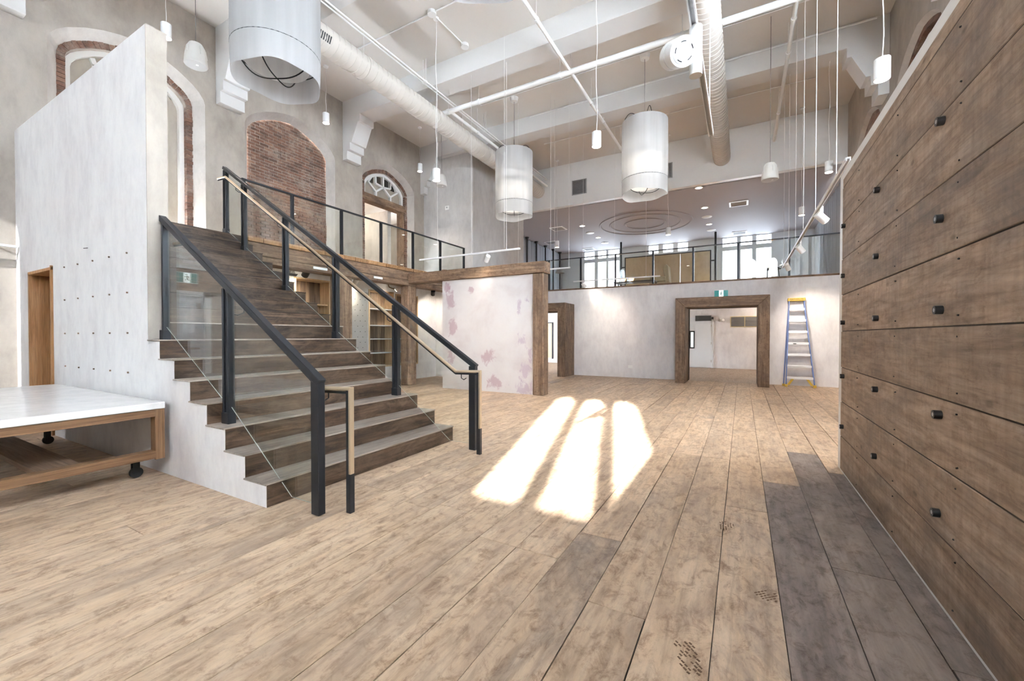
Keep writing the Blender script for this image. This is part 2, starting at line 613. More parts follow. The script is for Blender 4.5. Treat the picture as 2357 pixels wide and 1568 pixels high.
M['chrome'] = plain('brushed_metal', (0.5, 0.48, 0.45), 0.35, 0.9)


def artmat():
    m, nt, p, out = newmat('stained_plaster')
    pos = position(nt)
    n1 = noise(nt, scaled(nt, pos, (1.1, 1.1, 1.1), False), 1.0, 8, 0.6, 0.3)
    r1 = ramp(nt, [(0.3, (0.60, 0.54, 0.54)), (0.5, (0.69, 0.655, 0.655)), (0.7, (0.73, 0.71, 0.71))])
    nt.links.new(n1.outputs[0], r1.inputs[0])
    col = r1.outputs[0]
    nw = noise(nt, scaled(nt, pos, (5.5, 5.5, 4.0), False), 1.0, 8, 0.7, 0.6)
    # stains of paint, each at its own place on the panel (x, z, rx, rz)
    for sx, sz, rx, rz in [(-6.62, 2.35, .20, .42), (-6.72, 2.62, .16, .16), (-6.55, 1.55, .16, .30), (-5.95, 2.5, .12, .16),
                           (-5.45, .85, .26, .24), (-5.3, .22, .30, .20), (-4.55, 1.25, .20, .18), (-4.45, .55, .20, .30),
                           (-4.6, 2.05, .10, .30), (-4.38, 2.2, .10, .12), (-4.5, .12, .36, .20), (-6.6, .75, .14, .30), (-4.3, .95, .12, .25)]:
        mp = nd(nt, 'ShaderNodeMapping', vector_type='POINT')
        mp.inputs['Location'].default_value = (-sx / rx, 0, -sz / rz)
        mp.inputs['Scale'].default_value = (1 / rx, 0, 1 / rz)
        nt.links.new(pos, mp.inputs[0])
        ln = nd(nt, 'ShaderNodeVectorMath', operation='LENGTH')
        nt.links.new(mp.outputs[0], ln.inputs[0])
        sm = nd(nt, 'ShaderNodeMath', operation='MULTIPLY_ADD')
        nt.links.new(nw.outputs[0], sm.inputs[0])
        sm.inputs[1].default_value = 3.6
        sm.inputs[2].default_value = -1.75
        ad = nd(nt, 'ShaderNodeMath', operation='ADD')
        nt.links.new(ln.outputs['Value'], ad.inputs[0])
        nt.links.new(sm.outputs[0], ad.inputs[1])
        rr = ramp(nt, [(0.45, (1, 1, 1)), (0.8, (0, 0, 0))])
        nt.links.new(ad.outputs[0], rr.inputs[0])
        mt = nd(nt, 'ShaderNodeMath', operation='MULTIPLY')
        mt.inputs[1].default_value = 0.62
        nt.links.new(rr.outputs[0], mt.inputs[0])
        col = mixc(nt, mt.outputs[0], col, (0.44, 0.27, 0.33) if sx < -5 else (0.47, 0.36, 0.46))
    nt.links.new(col, p.inputs['Base Color'])
    p.inputs['Roughness'].default_value = 0.7
    bump(nt, p, nw.outputs[0], 0.15, 0.01)
    return m


M['art'] = artmat()

# ------------------------------------------------------------------ main dimensions
XL, XR = -9.95, 2.62
YB, YR = 13.72, -5.85
ZC = 8.0
ZM = 3.23          # left mezzanine floor
ZH = 2.99          # back hall floor
YK = 15.1          # bulkhead
FT = [(1, 0), (.975, .15), (.9, .33), (.8, .48), (.6, .69), (.4, .84), (.2, .94), (0, 1)]


def arch(yc, hw, zs, rise):
    l = [(yc - hw * t, zs + rise * f) for t, f in FT]
    return l + [(2 * yc - y, z) for y, z in reversed(l[:-1])]


def arched_wall(mb, put, y0, y1, z0, z1, arches):
    y = y0

    def quad(a, b, c, d):
        mb.add([put(*a), put(*b), put(*c), put(*d)], [(0, 1, 2, 3)])
    for yc, hw, sill, zs, rise in arches:
        quad((y, z0), (yc - hw, z0), (yc - hw, z1), (y, z1))
        if sill > z0:
            quad((yc - hw, z0), (yc + hw, z0), (yc + hw, sill), (yc - hw, sill))
        pts = arch(yc, hw, zs, rise)
        for a, b in zip(pts, pts[1:]):
            quad(a, b, (b[0], z1), (a[0], z1))
        y = yc + hw
    quad((y, z0), (y1, z0), (y1, z1), (y, z1))


def outline(yc, hw, sill, zs, rise):
    return [(yc - hw, sill)] + arch(yc, hw, zs, rise) + [(yc + hw, sill)]


def reveal(mb, put0, out0, put1, out1, closed=True):
    n = len(out0)
    vs = [put0(*p) for p in out0] + [put1(*p) for p in out1]
    mb.add(vs, [(k, (k + 1) % n, n + (k + 1) % n, n + k) for k in range(n if closed else n - 1)])


# ------------------------------------------------------------------ floor with planks
fl = struct(obj('floor', MB().box(XL, XR, YR, YB, -0.08, -0.012), M['darkgap']),
            'wide worn oak plank floor of the main hall')
pm = MB().box(-.5, .5, -.5, .5, -.5, .5).mesh('plank')
pmats = {}
for k in ('floor', 'floor_grey', 'floor_mix'):
    pmats[k] = pm.copy()
    pmats[k].materials.append(M[k])
rest = MB()
PW = 0.29
k0 = int((XL - 0.18) / PW) - 1
for k in range(k0, 9):
    xa, xb = 0.18 + k * PW, 0.18 + (k + 1) * PW
    xa, xb = max(xa, XL), min(xb, XR)
    if xb - xa < 0.01:
        continue
    y = YR + R.uniform(0, 1.0)
    ya = YR
    while ya < YB - 0.01:
        yb = ya + R.choice([2.0, 2.4, 2.8, 3.1, 3.4])
        if yb > YB - 0.7:
            yb = YB
        g = R.choice([0.0015, 0.002, 0.003, 0.005])
        top = R.uniform(-0.0015, 0.0005)
        xc = (xa + xb) / 2
        under_stair = -8.2 < xc < -3.4 and ya > 2.0 and yb < 4.3
        if yb < 0.1 or under_stair or xc > 1.0 and yb < 5.0:
            rest.box(xa + g, xb - g, ya + g, yb - g, -0.012, top)
        else:
            kind = 'floor'
            if xc > 0.15 and yb < 6.4:
                kind = 'floor_grey'
            elif xc > -0.15 and yb < 6 or R.random() < 0.05:
                kind = 'floor_mix'
            o = bpy.data.objects.new('plank', pmats[kind])
            COL.objects.link(o)
            o.parent = fl
            o.location = (xc, (ya + yb) / 2, (top - 0.012) / 2)
            o.scale = (xb - xa - 2 * g, yb - ya - 2 * g, top + 0.012)
        ya = yb
ro = obj('plank_remainder', rest, M['floor'], fl)
ro['kind'] = 'stuff'

# ------------------------------------------------------------------ left wall with the three arched bays
LA = [(3.42, 1.14, 2.9, 6.24, 0.66), (6.56, 1.2, 2.9, 6.24, 0.68), (9.83, 1.12, 2.9, 6.22, 0.64)]
mb = MB()
arched_wall(mb, lambda y, z: (XL, y, z), YR, 11.45, -.1, ZC + 0.3, LA)
mb.box(XL - 0.7, XL - 0.6, YR - 0.5, 2.0, 0, ZC + 0.3)
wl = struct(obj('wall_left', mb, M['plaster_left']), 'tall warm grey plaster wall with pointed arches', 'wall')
mb = MB()
for yc, hw, sill, zs, rise in LA:
    reveal(mb, lambda y, z: (XL, y, z), outline(yc, hw, sill, zs, rise),
           lambda y, z: (XL - 0.2, y, z), outline(yc, hw - 0.15, sill, zs - 0.05, rise - 0.08))
obj('arch_reveal', mb, M['plaster_reveal'], wl)


def brick_copy(me, loc, sc, rot, parent):
    o = bpy.data.objects.new('brick', me)
    COL.objects.link(o)
    o.parent = parent
    o.location = loc
    o.scale = sc
    o.rotation_euler = rot
    return o


bm_ = MB().box(-.5, .5, -.5, .5, -.5, .5).mesh('brick')
bm_.materials.append(M['brick'])
bmw = bm_.copy()
bmw.materials.clear()
bmw.materials.append(M['brick_w'])

# bricked-up middle arch
yc, hw, sill, zs, rise = LA[1]
hwi, zsi, ri = hw - 0.15, zs - 0.05, rise - 0.08
mb = MB()
mb.box(XL - 0.32, XL - 0.215, yc - hw, yc + hw, 2.9, 7.0)
wbk = struct(obj('wall_brick_arch', mb, M['mortar']), 'arch filled with old red brickwork above the mezzanine', 'brick wall')


def arch_top(y):
    t = min(1.0, abs(y - yc) / hwi)
    for (t1, f1), (t0, f0) in zip(FT, FT[1:]):
        if t0 <= t <= t1:
            return zsi + ri * (f0 + (f1 - f0) * (t - t0) / (t1 - t0))
    return zsi


bl = []
row = 0
z = ZM - 0.1
while z < zsi + ri:
    off = -0.11 if row % 2 else 0.0
    y = yc - hwi + off - .02
    while y < yc + hwi:
        a, b = max(y + .005, yc - hwi - .05), min(y + .213, yc + hwi + .05)
        if b - a > 0.03 and max(arch_top(a), arch_top(b), arch_top((a + b) / 2)) > z - 0.01:
            bl.append((a, b, z + 0.005, z + 0.068, R.uniform(-.004, .012)))
        y += 0.218
    z += 0.0725
    row += 1
bl.sort(key=lambda q: (q[2] < 3.95, -q[2]))
stuff = MB()
for i, (a, b, z0, z1, d) in enumerate(bl):
    if i < 300:
        brick_copy(bm_, (XL - 0.222 + d / 2 - 0.01, (a + b) / 2, (z0 + z1) / 2), (0.04, b - a, z1 - z0),
                   (R.uniform(-.012, .012), 0, 0), wbk)
    else:
        stuff.box(XL - 0.24, XL - 0.2 + d, a, b, z0, z1)
if stuff.v:
    s_ = obj('brick_remainder', stuff, M['brick'], wbk)
    s_['kind'] = 'stuff'


def brick_ring(trim, bay, zlow):
    """soldier bricks following the arch and stretcher bricks down the jambs, at the back of the reveal"""
    yc, hw, sill, zs, rise = bay
    h0, z0, r0 = hw - 0.15, zs - 0.05, rise - 0.08
    pts = arch(yc, h0, z0, r0)
    L = [0]
    for a, b in zip(pts, pts[1:]):
        L.append(L[-1] + math.hypot(b[0] - a[0], b[1] - a[1]))
    n = int(L[-1] / 0.078)
    for i in range(n):
        s = (i + .5) / n * L[-1]
        j = max(q for q in range(len(pts) - 1) if L[q] <= s)
        t = (s - L[j]) / (L[j + 1] - L[j])
        y = pts[j][0] + (pts[j + 1][0] - pts[j][0]) * t
        z = pts[j][1] + (pts[j + 1][1] - pts[j][1]) * t
        ang = math.atan2(pts[j + 1][1] - pts[j][1], pts[j + 1][0] - pts[j][0])
        ny, nz = math.sin(ang), -math.cos(ang)
        brick_copy(bm_, (XL - 0.26, y + ny * 0.05, z + nz * 0.05), (0.12 + R.uniform(-.01, .02), 0.07, 0.115),
                   (ang, 0, 0), trim)
    z = zlow
    while z < z0 - 0.05:
        for s in (-1, 1):
            brick_copy(bm_, (XL - 0.26, yc + s * (h0 - 0.05), z + .035), (0.12 + R.uniform(-.01, .02), 0.115, 0.064),
                       (R.uniform(-.02, .02), 0, 0), trim)
        z += 0.0725


for n_, bay, zlow, lab in ((1, LA[0], 3.3, 'red brick lining around the blocked window above the partition'),
                           (2, LA[2], 3.3, 'brick lining around the arched mezzanine doorway')):
    yc, hw, sill, zs, rise = bay
    h0, z0, r0 = hw - 0.15, zs - 0.05, rise - 0.08
    mb = MB()
    reveal(mb, lambda y, z: (XL - 0.2, y, z), outline(yc, h0, sill, z0, r0),
           lambda y, z: (XL - 0.215, y, z), outline(yc, h0 - 0.005, sill, z0 - 0.005, r0), closed=False)
    reveal(mb, lambda y, z: (XL - 0.215, y, z), outline(yc, h0 - .005, sill, z0 - .005, r0),
           lambda y, z: (XL - 0.215, y, z), outline(yc, h0 - 0.10, sill, z0 - 0.08, r0 - 0.03), closed=False)
    reveal(mb, lambda y, z: (XL - 0.215, y, z), outline(yc, h0 - .10, sill, z0 - .08, r0 - .03),
           lambda y, z: (XL - 0.45, y, z), outline(yc, h0 - 0.10, sill, z0 - 0.08, r0 - 0.03), closed=False)
    tr_ = struct(obj('trim_%d' % n_, mb, M['mortar']), lab, 'brick lining')
    brick_ring(tr_, bay, zlow)


# window frames in the arches
def arch_frame(parent, name, yc, hw, zlow, zs, rise, w, x0, x1, mat):
    """a frame of width w following the arch"""
    mb = MB()
    o0, o1 = outline(yc, hw, zlow, zs, rise), outline(yc, hw - w, zlow, zs - w * .6, rise - w * .35)
    for xa in (x0, x1):
        reveal(mb, lambda y, z: (xa, y, z), o0, lambda y, z: (xa, y, z), o1, closed=False)
    reveal(mb, lambda y, z: (x0, y, z), o0, lambda y, z: (x1, y, z), o0, closed=False)
    reveal(mb, lambda y, z: (x0, y, z), o1, lambda y, z: (x1, y, z), o1, closed=False)
    return obj(name, mb, mat, parent)


def tracery(win, yc, hw, zs, rise, zlow, zbar, x0, x1, dark=True):
    """fan of bars: two posts that fork above zbar, small lights at the top"""
    w = 0.07
    bars = MB()
    a = hw / 3
    mids = [yc - a, yc + a]
    for y in mids:
        bars.box(x0, x1, y - w / 2, y + w / 2, zlow, zbar)
    pk = zbar + hw * 0.62

    def bb(p, q):
        bars.bar((x0 / 2 + x1 / 2, *p), (x0 / 2 + x1 / 2, *q), w, abs(x1 - x0), up=(1, 0, 0))
    top = zs + rise - 0.05
    for s in (-1, 1):
        m_ = yc + s * a
        bb((m_, zbar), (yc, pk))
        bb((m_, zbar), (yc + s * hw * 0.63, zs + rise * .62))
        bb((yc + s * hw * .34, pk + .02), (yc + s * hw * .3, top - .06))
    bb((yc, pk), (yc, top))
    bb((yc - hw * .62, pk + .0), (yc, pk))
    bb((yc + hw * .62, pk + .0), (yc, pk))
    obj('mullion', bars, M['frame_white'], win)


def arch_panel(name, parent, yc, hw, zlow, zs, rise, x, mat):
    mb = MB()
    o0 = outline(yc, hw, zlow, zs, rise)
    mb.prism(o0, lambda u, v, w: (w, u, v), x, x - 0.02)
    return obj(name, mb, mat, parent)


w1 = thing('window_1', 'white framed arched window blocked with beige panels above the partition', 'window', (XL - .36, 3.42, 3.3))
w1['kind'] = 'structure'
arch_frame(w1, 'window_frame', 3.42, 0.885, 3.3, 6.11, 0.55, 0.085, XL - 0.30, XL - 0.42, M['frame_white'])
tracery(w1, 3.42, 0.80, 6.06, 0.52, 3.3, 5.75, XL - 0.33, XL - 0.40)
arch_panel('blocking_panel', w1, 3.42, 0.82, 3.3, 6.06, 0.53, XL - 0.40, M['panel'])
mb = MB()
mb.prism([(3.36, 6.33), (3.08, 6.22), (3.22, 6.08)], lambda u, v, w: (w, u, v), XL - 0.385, XL - 0.40)
mb.prism([(3.48, 6.33), (3.76, 6.22), (3.62, 6.08)], lambda u, v, w: (w, u, v), XL - 0.385, XL - 0.40)
obj('dark_pane', mb, M['darkglass'], w1)

# doorway arch (third bay): fanlight, lintel, room behind
w2 = thing('window_2', 'white traceried fanlight above the arched mezzanine doorway', 'window', (XL - .36, 9.83, 5.75))
w2['kind'] = 'structure'
arch_frame(w2, 'window_frame', 9.83, 0.865, 5.78, 6.09, 0.53, 0.09, XL - 0.28, XL - 0.38, M['white'])
bars = MB()
for y in (9.52, 10.14):
    bars.box(XL - .37, XL - .29, y - .03, y + .03, 5.78, 5.98)
for p, q in (((9.52, 5.98), (9.83, 6.2)), ((10.14, 5.98), (9.83, 6.2)), ((9.52, 5.98), (9.21, 6.2)), ((10.14, 5.98), (10.45, 6.2)),
             ((9.83, 6.2), (9.83, 6.6)), ((9.21, 6.2), (9.21, 6.4)), ((10.45, 6.2), (10.45, 6.4)),
             ((9.21, 6.2), (9.42, 6.5)), ((10.45, 6.2), (10.24, 6.5)), ((9.52, 6.24), (9.83, 6.2)), ((9.83, 6.2), (10.14, 6.24)),
             ((9.52, 6.24), (9.5, 6.55)), ((10.14, 6.24), (10.16, 6.55))):
    bars.bar((XL - .33, *p), (XL - .33, *q), .055, .07, up=(1, 0, 0))
obj('mullion', bars, M['white'], w2)
arch_panel('blocking_panel', w2, 9.83, 0.80, 5.78, 6.05, 0.49, XL - 0.37, M['panel'])
for ya, yb, za, zb in ((9.57, 9.77, 6.27, 6.5), (9.89, 10.09, 6.27, 6.5), (9.28, 9.44, 6.22, 6.40), (10.2, 10.36, 6.22, 6.40)):
    pn = obj('dark_pane', MB().box(XL - .372, XL - .355, ya, yb, za, zb), M['darkglass'], w2)
li = tag(obj('timber_lintel', MB().box(XL - .52, XL - .2, 8.86, 10.80, 5.58, 5.80), M['timberY'], bevel=.008),
         'dark timber lintel spanning the arched mezzanine doorway', 'beam')
dj = thing('door_lining', 'dark timber door posts lining the arched mezzanine doorway', 'door frame', (XL - .35, 9.83, ZM))
for ya, yb in ((8.86, 8.93), (10.62, 10.80)):
    obj('post', MB().box(XL - .5, XL - .22, ya, yb, ZM, 5.58), M['timberZ'], dj, bevel=.006)
# little room beyond the doorway
mb = MB()
mb.box(-13.2, -13.1, 7.6, 12.0, ZM - .1, 6.2)
mb.box(-13.2, XL - .5, 7.5, 7.6, ZM - .1, 6.2)
mb.box(-13.2, XL - .5, 12.0, 12.1, ZM - .1, 6.2)
struct(obj('wall_side_room', mb, M['plaster_left']), 'plain wall of the room beyond the arched doorway', 'wall')
mb = MB()
mb.box(-11.7, XL - .55, 10.25, 10.4, ZM, 5.6)
struct(obj('wall_side_room_pier', mb, M['plaster_reveal']), 'white pier inside the room beyond the arched doorway', 'wall')
struct(obj('ceiling_side_room', MB().box(-13.2, XL - .5, 7.5, 12.1, 5.75, 5.85), M['ceiling']), 'low ceiling of the room beyond the arched doorway')
struct(obj('floor_side_room', MB().box(-13.2, XL - .2, 7.5, 12.1, ZM - .1, ZM), M['floor_x']), 'floor of the room beyond the arched doorway')
for i, (x, y) in enumerate(((-10.9, 9.3), (-11.9, 10.0), (-12.6, 9.4), (-11.6, 8.6))):
    d = tag(obj('recessed_downlight', MB().cyl((x, y, 5.735), (x, y, 5.752), .07, 16), M['disc']),
            'lit recessed downlight behind the arched doorway, ' + ('nearest the door', 'middle one', 'farthest one', 'left one')[i], 'light', 'downlights behind the arched doorway')
lamp('POINT', 'side_room_light', (-11.6, 9.4, 5.3), 5, size=.15)

# ------------------------------------------------------------------ ceiling, beams, corbels
ce = struct(obj('ceiling', MB().box(XL - .7, XR + .5, YR - .5, YK + .2, ZC, ZC + .25), M['ceiling']),
            'white plaster ceiling divided by deep beams')
BY = [1.52 + 3.247 * k for k in range(-2, 4)]
prof = [(0, 6.36), (.18, 6.36), (.18, 6.60), (.30, 6.60), (.30, 6.80), (.38, 6.80), (.62, 7.30), (.70, 7.30), (.70, 7.51), (0, 7.51)]
for y in BY:
    obj('beam', MB().box(XL, XR, y, y + .54, 7.5, ZC + .01), M['beam'], ce, bevel=.006)
    for side in (0, 1):
        if side == 0 and y > 11:
            pass
        mb = MB()
        if side == 0:
            mb.prism(prof, lambda u, v, w: (XL + u, w, v), y + .0, y + .50)
        else:
            mb.prism(prof, lambda u, v, w: (XR - u, w, v), y + .0, y + .50)
        obj('corbel', mb, M['beam'], ce, bevel=.004)

# right wall
RA = []
for c in (.18, 3.41, 6.64):  # unseen window bays, added to bring daylight into the hall
    for dx in (-.74, 0, .74):
        RA.append((c + dx, .33, 3.25, 6.25, .35))
RA += [(9.75, 1.05, 3.9, 6.2, .56), (12.95, 1.05, 3.9, 6.2, .56)]
mb = MB()
arched_wall(mb, lambda y, z: (XR, y, z), YR, YK + .1, -.1, ZC + .3, RA)
wr = struct(obj('wall_right', mb, M['plaster_left']), 'plaster wall with arches rising behind the plank wall', 'wall')
mb = MB()
for a in RA[:9]:
    reveal(mb, lambda y, z: (XR, y, z), outline(*a), lambda y, z: (XR + .4, y, z), outline(*a))  # deep reveals of the added windows stop the sun and pass skylight
for a in RA[9:]:
    reveal(mb, lambda y, z: (XR, y, z), outline(*a), lambda y, z: (XR + .09, y, z), outline(a[0], a[1] - .06, a[2], a[3] - .03, a[4] - .03))
obj('arch_reveal', mb, M['plaster_reveal'], wr)
mb = MB()
for a in RA[:9]:
    mb.box(XR + .30, XR + .31, a[0] - .33, a[0] + .33, a[2], a[3] + .36)
obj('pane', mb, M['added_sideglass'], wr)
a = RA[9]
mb = MB()
o0, o1 = outline(a[0], a[1] - .06, a[2], a[3] - .03, a[4] - .03), outline(a[0], a[1] - .13, a[2], a[3] - .08, a[4] - .06)
reveal(mb, lambda y, z: (XR + .09, y, z), o0, lambda y, z: (XR + .10, y, z), o1)
reveal(mb, lambda y, z: (XR + .10, y, z), o1, lambda y, z: (XR + .24, y, z), o1)
obj('brick_lining', mb, M['brick'], wr)
a = RA[10]
obj('brick_infill', MB().prism(outline(a[0], a[1] - .05, a[2], a[3] - .02, a[4] - .02), lambda u, v, w: (w, u, v), XR + .09, XR + .14), M['brick'], wr)
w5 = thing('window_5', 'white framed arched window high above the plank wall', 'window', (XR + .18, 9.75, 4.0))
w5['kind'] = 'structure'
arch_frame(w5, 'window_frame', 9.75, .90, 4.0, 6.08, .47, .09, XR + .15, XR + .22, M['frame_white'])
bars = MB()
for y in (9.45, 10.05):
    bars.box(XR + .16, XR + .21, y - .035, y + .035, 4.0, 6.42)
for z in (4.8, 5.5, 6.1):
    bars.box(XR + .16, XR + .21, 8.9, 10.6, z - .03, z + .03)
obj('mullion', bars, M['frame_white'], w5)
arch_panel('dark_pane', w5, 9.75, .96, 3.9, 6.14, .52, XR + .26, M['darkglass'])

# rear wall behind the camera: two windows of three pointed lights each
WL = []
for right in (-7.6, 2.10):
    for k in (2, 1, 0):
        WL.append((right - .255 - .62 * k, .238, 4.04, 6.38, .35))
mb = MB()
arched_wall(mb, lambda x, z: (x, YR, z), XL, XR, -.1, ZC + .3, WL)
wre = struct(obj('wall_rear', mb, M['plaster_white']), 'rear wall with two tall windows of pointed lights', 'wall')
mb = MB()
for a in WL:
    reveal(mb, lambda x, z: (x, YR, z), outline(*a), lambda x, z: (x, YR - .14, z), outline(*a))
obj('arch_reveal', mb, M['plaster_reveal'], wre)
for a in WL:
    obj('pane', MB().box(a[0] - .26, a[0] + .26, YR - .10, YR - .094, a[2], a[3] + .36), M['winglass'] if a[0] > 0 else M['rearglass'], wre)
mb = MB()
mb.box(XL - .6, XR + .6, YR - .24, YR - .16, -.1, 3.95)
obj('outer_skin', mb, M['plaster_white'], wre)

# corner block where the hall narrows, bulkhead, back wall
mb = MB()
mb.box(XL - .2, -7.84, 11.45, YK, ZM - .3, ZC + .1)
wcn = struct(obj('wall_corner', mb, M['plaster_grey']), 'tall grey plaster corner block at the end of the mezzanine', 'wall')
mb = MB()
mb.box(-7.86, XR + .05, YK, YK + .25, 6.4, ZC + .1)
wbh = struct(obj('wall_bulkhead', mb, M['white']), 'white bulkhead hanging above the back mezzanine opening', 'wall')


def vent(name, label, cx, cz, w, h, y, parent=None, n=9):
    t = thing(name, label, 'vent', (cx, y, cz - h / 2))
    fr = MB()
    fr.box(cx - w / 2, cx + w / 2, y - .02, y, cz - h / 2, cz - h / 2 + .03)
    fr.box(cx - w / 2, cx + w / 2, y - .02, y, cz + h / 2 - .03, cz + h / 2)
    fr.box(cx - w / 2, cx - w / 2 + .03, y - .02, y, cz - h / 2, cz + h / 2)
    fr.box(cx + w / 2 - .03, cx + w / 2, y - .02, y, cz - h / 2, cz + h / 2)
    obj('frame', fr, M['ventgrey'], t)
    obj('backing', MB().box(cx - w / 2 + .02, cx + w / 2 - .02, y - .008, y - .001, cz - h / 2 + .02, cz + h / 2 - .02), M['ventdark'], t)
    for k in range(n):
        z = cz - h / 2 + .04 + (h - .08) * (k + .5) / n
        obj('slat', MB().box(cx - w / 2 + .03, cx + w / 2 - .03, y - .018, y - .006, z - .008, z + .008), M['ventgrey'], t)
    return t


vent('wall_vent', 'grey louvred vent on the bulkhead left of the lit drum lamps', -5.45, 7.03, .58, .56, YK)
vent('wall_vent', 'grey louvred vent on the bulkhead half hidden by a drum lamp', -2.4, 7.04, .58, .52, YK)

# back wall with two doorways
LP = (-7.2, -5.40, 2.2)
RP = (-1.43, 0.37, 2.19)
mb = MB()
y0, y1 = YB, YB + .28
mb.box(-9.3, LP[0], y0, y1, 0, ZH)
mb.box(LP[0], LP[1], y0, y1, LP[2], ZH)
mb.box(LP[1], RP[0], y0, y1, 0, ZH)
mb.box(RP[0], RP[1], y0, y1, RP[2], ZH)
mb.box(RP[1], XR, y0, y1, 0, ZH)
wb_ = struct(obj('wall_back', mb, M['plaster_back']), 'pale lilac white plaster wall below the back mezzanine', 'wall')
obj('ledge', MB().box(-7.84, XR, YB - .012, YB + .2, ZH - .02, ZH + .03), M['timberX'], wb_)

def portal_frame(label, p, ly):
    xa, xb, zt = p
    t = thing('timber_portal', label, 'door frame', ((xa + xb) / 2, 13.3, 0))
    yf = 12.85
    w, h = .27, .27
    # mitred posts and lintel
    for s, x0, x1 in ((-1, xa - w, xa), (1, xb, xb + w)):
        out, inn = (x0, x1) if s < 0 else (x1, x0)
        mb = MB().prism([(out, 0), (inn, 0), (inn, zt), (out, zt + h)], lambda u, v, q: (u, q, v), yf, YB + .26)
        obj('post', mb, M['timberZ'], t, bevel=.008)
    mb = MB().prism([(xa - w, zt + h), (xb + w, zt + h), (xb, zt), (xa, zt)], lambda u, v, q: (u, q, v), yf, YB + .26)
    obj('lintel', mb, M['timberX'], t, bevel=.008)
    return t


portal_frame('deep timber door portal beside the plaster display wall', LP, 0)
portal_frame('deep timber door portal under the green exit sign', RP, 0)

# room behind the doorways
mb = MB()
mb.box(-10.5, 3.2, 19.45, 19.55, 0, 2.8)
mb.box(3.1, 3.2, YB + .28, 19.5, 0, 2.8)
mb.box(-10.5, -10.4, YB + .28, 19.5, 0, 2.8)
struct(obj('wall_passage', mb, M['plaster_back']), 'plaster wall of the passage behind the back doorways', 'wall')
struct(obj('floor_passage', MB().box(-10.5, 3.2, YB, 19.5, -.08, -.002), M['floor_x']), 'oak floor of the passage behind the doorways')
struct(obj('ceiling_passage', MB().box(-10.5, 3.2, YB + .28, 19.5, 2.62, 2.7), M['ceiling']), 'white ceiling of the passage behind the doorways')
d3 = thing('door_3', 'white passage door with a narrow glazed strip', 'door', (-1.6, 19.43, 0))
d3['kind'] = 'structure'
obj('door_leaf', MB().box(-2.1, -1.13, 19.38, 19.43, .03, 2.06), M['doorwhite'], d3, bevel=.004)
obj('door_closer', MB().box(-1.75, -1.14, 19.28, 19.37, 2.0, 2.22), M['ventdark'], d3)
obj('glazing_frame', MB().box(-1.98, -1.78, 19.365, 19.38, .82, 1.58), M['black'], d3)
obj('glass_strip', MB().box(-1.93, -1.83, 19.36, 19.366, .88, 1.52), M['sign_white'], d3)
obj('door_frame', MB().box(-1.13, -1.06, 19.38, 19.45, 0, 2.15).box(-2.2, -1.06, 19.38, 19.45, 2.06, 2.15), M['doorwhite'], d3)
for z in (.3, 1.05, 1.8):
    obj('hinge', MB().box(-1.15, -1.12, 19.36, 19.39, z - .05, z + .05), M['chrome'], d3)
t = thing('wall_vent', 'brown return air grille on the passage wall', 'vent', (.05, 19.44, 1.74))
obj('frame', MB().box(-.43, .62, 19.42, 19.45, 1.72, 2.17), M['cream'], t)
for xa, xb in ((-.40, .08), (.11, .59)):
    obj('backing', MB().box(xa, xb, 19.41, 19.425, 1.75, 2.14), M['ventdark'], t)
    for k in range(8):
        z = 1.77 + k * .047
        obj('slat', MB().box(xa, xb, 19.398, 19.412, z, z + .022), M['lampshade'], t)
t = tag(obj('emergency_light', MB().box(-.82, -.70, 19.36, 19.45, 1.95, 2.1).cyl((-.72, 19.36, 2.02), (-.68, 19.28, 2.02), .05), M['white']),
        'small white emergency lamp on the passage wall', 'light')
for i, (x, y) in enumerate(((-.2, 16.3), (-6.6, 16.2), (-3.2, 17.0), (.5, 17.6))):
    tag(obj('recessed_downlight', MB().cyl((x, y, 2.612), (x, y, 2.622), .07, 16), M['disc']),
        'lit recessed downlight in the passage ceiling, ' + ('centred in the right portal', 'behind the left portal', 'behind the lilac wall', 'near the air grille')[i], 'light', 'downlights in the passage')
lamp('POINT', 'passage_light', (-.2, 16.6, 2.3), 6, size=.2)
lamp('POINT', 'passage_light', (.8, 18.6, 2.3), 5, size=.2)
lamp('POINT', 'passage_light', (-6.9, 17.2, 2.3), 4, (1, .85, .68), size=.2)
pf = thing('framed_panel', 'cream framed panel on the passage wall beyond the left doorway', 'panel', (-8.6, 19.4, .2))
obj('board', MB().box(-9.1, -8.45, 19.40, 19.44, .25, 2.0), M['cream'], pf)
obj('frame', MB().box(-8.45, -8.40, 19.36, 19.44, .2, 2.05).box(-9.15, -8.4, 19.36, 19.44, 2.0, 2.05), M['black'], pf)

# ------------------------------------------------------------------ partition wall with its wooden door
YP0, YP1 = 1.92, 2.10
XP = -5.36
mb = MB()
mb.box(XL, -9.28, YP0, YP1, 0, 4.57)
mb.box(-9.28, -8.25, YP0, YP1, 2.31, 4.57)
mb.box(-8.25, XP - .01, YP0, YP1, 0, 4.57)
wp = struct(obj('wall_partition', mb, M['plaster_white']), 'white plaster partition with a sloping view of pegs and a door', 'wall')
wp['label'] = 'tall white plaster partition beside the staircase'
obj('end_face', MB().box(XP - .01, XP, YP0, YP1, 1.325, 4.57), M['plaster_left'], wp)
for r_, z in enumerate((2.27, 1.84, 1.40, .97)):
    for x in (-7.79, -7.31, -6.82, -6.33, -5.85):
        if r_ == 2:
            x -= .0
        obj('peg', MB().cyl((x, YP0 - .012, z), (x, YP0 + .01, z), .009, 8), M['timberZ'], wp)
obj('scratch', MB().bar((-7.12, YP0 - .001, 2.45), (-6.98, YP0 - .001, 2.44), .004, .008), M['darkgap'], wp)
d1 = thing('door_1', 'orange wooden door set deep in the white partition', 'door', (-8.76, 2.0, 0))
d1['kind'] = 'structure'
